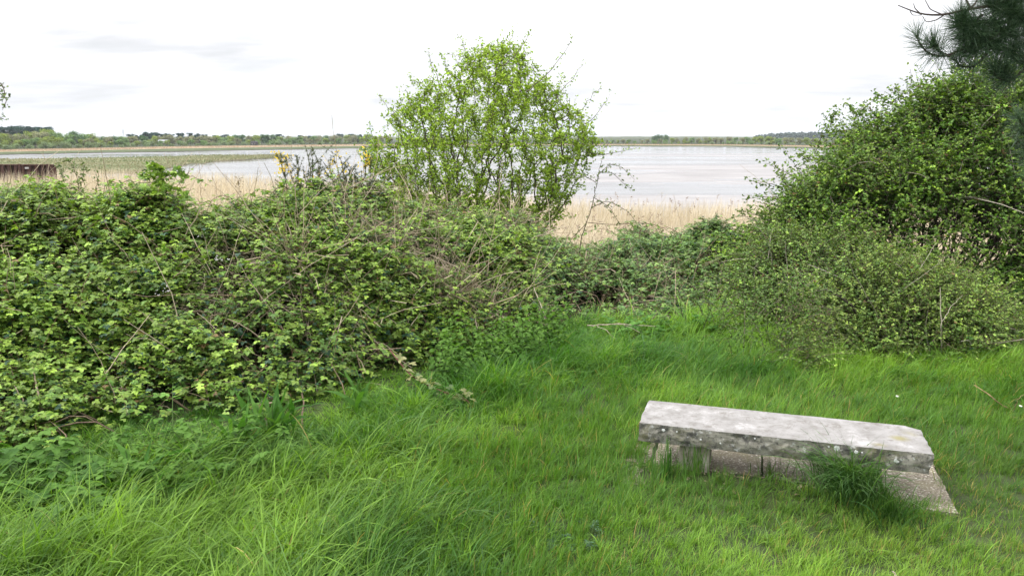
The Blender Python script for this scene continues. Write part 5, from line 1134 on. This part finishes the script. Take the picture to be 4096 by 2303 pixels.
# nettles: three plants built, the rest copied
def nettle_plant(seed):
    r = np.random.default_rng(seed); root = thing('nettle', 'nettle in the patch where the dead canes meet the grass', 'nettle', (0, 0, 0), 'nettles below the cane thicket'); al, ac = Acc(), Acc()
    for k in range(3):
        K = 9; t = np.linspace(0, 1, K)[:, None]; d = np.array([r.normal(0, .12), r.normal(0, .12), r.uniform(.26, .42)]); o_ = np.array([r.normal(0, .05), r.normal(0, .05), -.02])
        p = o_ + d * t + np.array([r.normal(0, .05), r.normal(0, .05), 0]) * t ** 2; ac.add(*tubes(p[None], np.linspace(.0026, .0014, K)[None], 4), C=(.06, .11, .03)); a0 = r.uniform(0, 6.28)
        for j in range(1, K):
            for q in range(3 if j > 5 else 2):
                a = a0 + j * np.pi / 2 + q * (np.pi if j <= 5 else 2.1) + r.normal(0, .35); X = np.array([[math.cos(a), math.sin(a), r.normal(.0, .3)]]); sz = .078 * (1.05 - .07 * j) * r.uniform(.7, 1.2)
                al.add(*scatter(LEAF_V, LEAF_F, p[j:j + 1] + X * .012, X, np.array([[0, 0, 1.]]) + .4 * r.normal(size=(1, 3)), np.array([[sz, sz * .8, sz]])), C=mixc((.042, .120, .018), (.115, .225, .036), np.clip(np.array([j / K + r.normal(0, .15)]), 0, 1)))
    V, F, C = ac.get(); part('stem', V, F, M_herb, root, C); V, F, C = al.get(); part('leaves', V, F, M_herb, root, C); return root
r = np.random.default_rng(605); protos = []
for k in range(46):
    u_ = r.uniform(1740, 2260); v_ = np.interp(u_, [1740, 2000, 2260], [1500, 1455, 1380]) + r.uniform(-62, 50); b = on(u_, v_); b[2] = float(ground(b[0], b[1]))
    if k < 3: o = nettle_plant(601 + k); o.location = b; protos.append(o)
    else: o = copy_thing(protos[k % 3], b, r.uniform(0, 6.28), (r.uniform(.7, 1.2),) * 3)
    o.rotation_euler = (r.normal(0, .15), r.normal(0, .15), r.uniform(0, 6.28))

# trailing bramble runner reaching into the grass, dead sticks and daisies
rr_ = np.array([at(1560, 1400, 5.6), at(1640, 1500, 5.35), at(1720, 1545, 5.2), at(1810, 1580, 5.1), at(1870, 1598, 5.0), on(1888, 1640)]); tt = np.linspace(0, 5, 24); rp = np.stack([np.interp(tt, range(6), rr_[:, k]) for k in range(3)], 1); rp[1:-1] = (rp[:-2] + 2 * rp[1:-1] + rp[2:]) / 4
root = thing('bramble_runner', 'reddish bramble runner with pale young leaves trailing into the grass', 'bramble', (rp[-1, 0], rp[-1, 1], 0)); part('cane', *tubes(rp[None], np.linspace(.006, .003, 24)[None], 6), M_bark, root, np.full((144, 3), 1.) * [.12, .055, .045])
r = np.random.default_rng(611); q = np.repeat(rp[2:-3], 2, 0) + r.normal(0, .025, (38, 3)) + [0, 0, .015]; V, F = scatter(TRI_V, TRI_F, q, r.normal(size=q.shape), r.normal(0, .35, q.shape) + [0, -.25, 1], .042 * r.uniform(.6, 1.3, len(q))); part('leaves', V, F, M_leaf, root, rep(mixc((.09, .15, .05), (.27, .27, .11), r.uniform(0, 1, len(q))), len(TRI_V)))
def stick(label, lines, rad, c, name='dead_stick'):
    b = lines[0][0]; root = thing(name, label, 'stick', (b[0], b[1], b[2])); ac = Acc(); r = np.random.default_rng(len(label))
    for i, L in enumerate(lines):
        L = np.array(L); t = np.linspace(0, len(L) - 1, 12); p = np.stack([np.interp(t, range(len(L)), L[:, k]) for k in range(3)], 1) + r.normal(0, .003, (12, 3)); ac.add(*tubes(p[None], np.linspace(rad, rad * .45, 12)[None] * (1 if i == 0 else .55), 5), C=c)
    V, F, C = ac.get(); part('wood', V, F, M_bark, root, C)
stick('pale dead branch lying across the top of the grass before the bright hogweed', [[at(2350, 1302, 6.75), at(2480, 1296, 6.75), at(2620, 1304, 6.7)], [at(2420, 1300, 6.75), at(2480, 1290, 6.6), at(2560, 1330, 6.5)], [at(2390, 1302, 6.75), at(2430, 1325, 6.6), at(2465, 1360, 6.5)]], .006, (.36, .30, .24))
stick('thin reddish twig leaning in the grass at the right edge', [[on(4040, 1640, .02), at(3970, 1590, 4.8), at(3895, 1538, 5.0)], [on(4050, 1650, .02), at(4070, 1600, 4.8), at(4105, 1565, 4.9)]], .004, (.26, .16, .10))
stick('small pale stick poking up at the bottom edge', [[on(3600, 2330, .03), on(3585, 2300, .06), on(3572, 2280, .08)]], .006, (.5, .42, .33))
stick('pale bare sapling stem standing at the foot of the right bramble bank', [[on(3765, 1420), at(3765, 1300, 6.05), at(3760, 1150, 6.1)], [at(3765, 1300, 6.05), at(3800, 1230, 6.1), at(3850, 1180, 6.1)]], .006, (.34, .31, .24))
stick('long grey dead cane slanting out of the middle bramble bank', [[on(2205, 1345), at(2170, 1240, 6.7), at(2135, 1150, 6.9)], [at(2190, 1300, 6.7), at(2160, 1230, 6.8), at(2120, 1190, 6.8)]], .006, (.36, .31, .25))
stick('pale snapped canes slanting at the foot of the left brambles', [[on(190, 1760), at(150, 1560, 4.6), at(130, 1470, 4.7)], [on(120, 1760), at(90, 1600, 4.5), at(58, 1540, 4.5)]], .008, (.30, .24, .17))
def daisy(u, v, label, rr=.012):
    p = on(u, v, .10); g = np.array([p[0], p[1], float(ground(p[0], p[1]))]); root = thing('daisy', label, 'flower', g, 'daisies in the lawn right of the bench'); t = np.linspace(0, 1, 5)[:, None]
    part('stem', *tubes((g * (1 - t) + p * t)[None], np.full((1, 5), .0012), 4), M_leaf, root, np.full((20, 3), .1) * [.8, 1.6, .4]); an = np.arange(14) * 2 * np.pi / 14; X = np.stack([np.cos(an), np.sin(an), 0 * an + .15], 1)
    V, F = scatter(LEAF_V, LEAF_F, np.repeat(p[None], 14, 0), X, np.array([[0, -.3, 1.]]).repeat(14, 0), np.stack([np.full(14, rr), np.full(14, rr * .6), np.full(14, rr)], 1)); part('petals', V, F, M_petal, root, np.full((len(V), 3), .8))
    V, F = scatter(ROS_V, ROS_F, p[None] + [0, 0, .002], np.array([[1., 0, 0]]), np.array([[0, 0, 1.]]), np.array([rr * .4])); part('flower_centre', V, F, M_petal, root, np.full((len(V), 3), 1.) * [.75, .55, .05])
daisy(3590, 1583, 'white daisy in the lawn behind the right end of the bench'); daisy(4083, 1622, 'white daisy by the twig at the right edge', .011)
r = np.random.default_rng(621); n_ = 150; lx_ = r.uniform(-.1, 1.2, n_); ly_ = r.normal(.06, .07, n_); p = bw(np.stack([lx_, ly_, np.full(n_, .012)], 1)); p[:, 2] = np.maximum(ground(p[:, 0], p[:, 1]) + .004, .0)
V, F = scatter(LEAF_V, LEAF_F, p, r.normal(size=(n_, 3)) * [1, 1, .1], r.normal(0, .2, (n_, 3)) + [0, 0, 1], r.uniform(.012, .035, n_)); C = rep(mixc((.12, .085, .05), (.40, .33, .23), r.uniform(0, 1, n_)), 7)
tag(build('leaf_litter', V, F, M_dry, None, C), 'dead leaf bits and chippings on the bare soil under the bench', 'litter', kind='stuff')

# ------------------------------------------------------------------ pine leaning in from the right
def pine():
    r = np.random.default_rng(701); base = np.array([5.3, 4.6, 0.]); root = thing('pine_tree', 'dark pine leaning in at the upper right, long-needled branch ends hanging into the sky', 'tree', base)
    t = np.linspace(0, 1, 16)[:, None]; tr = base * (1 - t) + (base + [-.25, .1, 7.5]) * t + r.normal(0, .02, (16, 3)); tr[0, 2] -= .1
    V, F = tubes(tr[None], np.linspace(.17, .05, 16)[None], 14); part('trunk', V, F, M_bark, root, np.full((len(V), 3), 1.) * [.085, .065, .05])
    ab, an = Acc(), Acc(); D = 3.5
    def limb(pts, r0, r1, needles=0., K=18, dens=1., len_=.115):
        P = np.array(pts); tt = np.linspace(0, len(P) - 1, K); p = np.stack([np.interp(tt, range(len(P)), P[:, k]) for k in range(3)], 1)
        for _ in range(2): p[1:-1] = .25 * p[:-2] + .5 * p[1:-1] + .25 * p[2:]
        ab.add(*tubes(p[None], np.linspace(r0, r1, K)[None], 5), C=(.055, .043, .035))
        if needles:
            k0 = int(K * (1 - needles)); q = p[k0:]; T_ = nrm(np.gradient(p, axis=0))[k0:]; m = int(26 * dens); q = np.repeat(q, m, 0) + r.normal(0, .004, (len(q) * m, 3)); T_ = np.repeat(T_, m, 0)
            pos = np.repeat(np.linspace(0, 1, len(p[k0:])), m); d = nrm(r.normal(size=q.shape)); d = nrm(d - T_ * np.sum(d * T_, 1, keepdims=True)); X = nrm(d * (1.25 - .55 * pos)[:, None] + T_ * (.55 + .5 * pos)[:, None] + [0, 0, -.06]); n_ = len(q)
            nv = np.array([[0, -.5, 0], [0, .5, 0], [.5, .45, -.03], [.5, -.45, -.03], [1, 0, -.10]]); L = len_ * r.uniform(.65, 1.15, n_)
            V, F = scatter(nv, [np.array([[0, 1, 2, 3]]), np.array([[3, 2, 4]])], q, X, r.normal(size=q.shape), np.stack([L, np.full(n_, .0016), L], 1)); an.add(V, F, rep(mixc((.022, .052, .028), (.070, .125, .055), r.uniform(0, 1, n_)), 5))
        return p
    A = lambda u, v, d=0.: at(u, v, D + d)
    limb([tr[6], A(4350, -160, .2), A(4100, -60), A(3980, 10)], .030, .012)
    limb([A(4120, -40), A(4000, 20), A(3882, 36), A(3775, 62), A(3686, 60), A(3592, 22)], .009, .0022)           # bare forked twig
    limb([A(3775, 62), A(3745, 82), A(3705, 90), A(3690, 66)], .003, .0012); limb([A(3775, 62), A(3720, 38), A(3700, 0)], .003, .0012); limb([A(3686, 60), A(3660, 35), A(3654, 15)], .003, .0012); limb([A(3882, 36), A(3860, -10), A(3840, -60)], .006, .002); limb([A(3882, 36), A(3905, 10), A(3915, -30)], .006, .002); limb([A(3640, 46), A(3650, 62), A(3686, 62)], .002, .001)
    main = limb([A(4300, -120, .3), A(4150, 60, .1), A(4000, 130), A(3930, 175), A(3850, 215)], .018, .006, .55, 20, 1.0)
    for pts, nd, de in [([A(3990, 135), A(3900, 170), A(3800, 225), A(3740, 228), A(3700, 205), A(3672, 165), A(3666, 140)], .62, .95), ([A(3800, 225), A(3770, 215), A(3745, 195), A(3730, 175)], .6, 1.2), ([A(3900, 90), A(3870, 110), A(3840, 95), A(3838, 75)], .6, 1.1),
                        ([A(3980, 160), A(3930, 240), A(3890, 272), A(3840, 265), A(3815, 235)], .6, .9), ([A(4000, 130), A(3930, 130), A(3870, 120), A(3850, 100)], .75, 1.6), ([A(4050, 90), A(3960, 90), A(3900, 95), A(3862, 70)], .8, 1.6), ([A(4060, 120), A(3990, 170), A(3930, 160), A(3880, 150)], .8, 1.6),
                        ([A(4110, 60), A(4040, 60), A(3990, 40), A(3960, 10)], .85, 1.8), ([A(4150, 40), A(4080, 90), A(4050, 60), A(4030, 20)], .85, 1.8), ([A(4130, 120), A(4060, 150), A(4010, 130), A(3980, 95)], .85, 1.8), ([A(4120, 170), A(4060, 190), A(4000, 200), A(3960, 180)], .8, 1.4),
                        ([A(4150, 200), A(4100, 270), A(4060, 318), A(4000, 322), A(3976, 295), A(3972, 272)], .6, 1.5), ([A(4060, 318), A(4035, 310), A(4015, 285)], .7, 1.4), ([A(4140, 230), A(4090, 250), A(4055, 235), A(4040, 205)], .8, 1.2), ([A(4150, -20), A(4080, -10), A(4020, -20), A(3985, -50)], .85, 1.6),
                        ([A(4170, 80), A(4110, 100), A(4075, 70), A(4060, 30)], .85, 1.6), ([A(4170, 300), A(4120, 250), A(4100, 180)], .7, 1.2), ([A(3950, 130), A(3920, 170), A(3905, 205), A(3880, 200)], .8, 1.3), ([A(3930, 60), A(3905, 80), A(3880, 130), A(3850, 150)], .6, 1.3)]:
        limb(pts, .007, .0028, nd, 16, de)
    # lower tufts against the dark bush at the right edge
    limb([tr[4], at(4400, 480, 4.2), at(4180, 560, 4.1), at(4080, 530, 4.1)], .022, .006, .4, 18, 1.4)
    for pts in ([at(4170, 560, 4.1), at(4090, 520, 4.1), at(4045, 500, 4.1), at(4030, 470, 4.1)], [at(4190, 600, 4.1), at(4120, 640, 4.1), at(4080, 620, 4.1), at(4060, 590, 4.1)], [at(4200, 620, 4.1), at(4130, 700, 4.1), at(4090, 690, 4.1), at(4070, 655, 4.1)], [at(4190, 560, 4.1), at(4130, 500, 4.1), at(4105, 450, 4.1)], [at(4230, 720, 4.1), at(4150, 770, 4.1), at(4110, 740, 4.1)]): limb([q + [.055, 0, 0] for q in pts], .006, .003, .8, 14, 1.1)
    # unseen upper boughs that shade the right-hand grass
    for k in range(9):
        a = k * .7; z = 3.6 + .42 * k; c = np.array([5.2, 4.65, z]); e = c + np.array([math.cos(a) * 1.9, math.sin(a) * 1.7 - .5, .5]); p = limb([c, (c + e) / 2 + [0, 0, .12], e], .03, .01)
        for j in range(5):
            s = p[7 + 2 * j]; limb([s, s + nrm(r.normal(size=3) * [1, 1, .3]) * .35, s + nrm(r.normal(size=3) * [1, 1, .3]) * .5 + [0, 0, .15]], .008, .004, .8, 10, .9, .14)
    V, F, C = ab.get(); part('branches', V, F, M_bark, root, C); V, F, C = an.get(); part('needles', V, F, M_needle, root, C)
pine()

# ------------------------------------------------------------------ air over the estuary
hz = bpy.data.materials.new('haze'); hz.use_nodes = True; nt = hz.node_tree; nt.nodes.clear(); ho = nt.nodes.new('ShaderNodeOutputMaterial'); hv = nt.nodes.new('ShaderNodeVolumePrincipled')
hv.inputs['Color'].default_value = (.86, .93, 1.0, 1); hv.inputs['Density'].default_value = .00009; hv.inputs['Anisotropy'].default_value = .2; nt.links.new(hv.outputs[0], ho.inputs['Volume'])
v_, f_ = box_v((0, 0, -8), (24000, 24000, 118)); tag(build('haze', v_, f_, hz), 'thin pale haze in the air over the estuary', 'haze', kind='stuff')
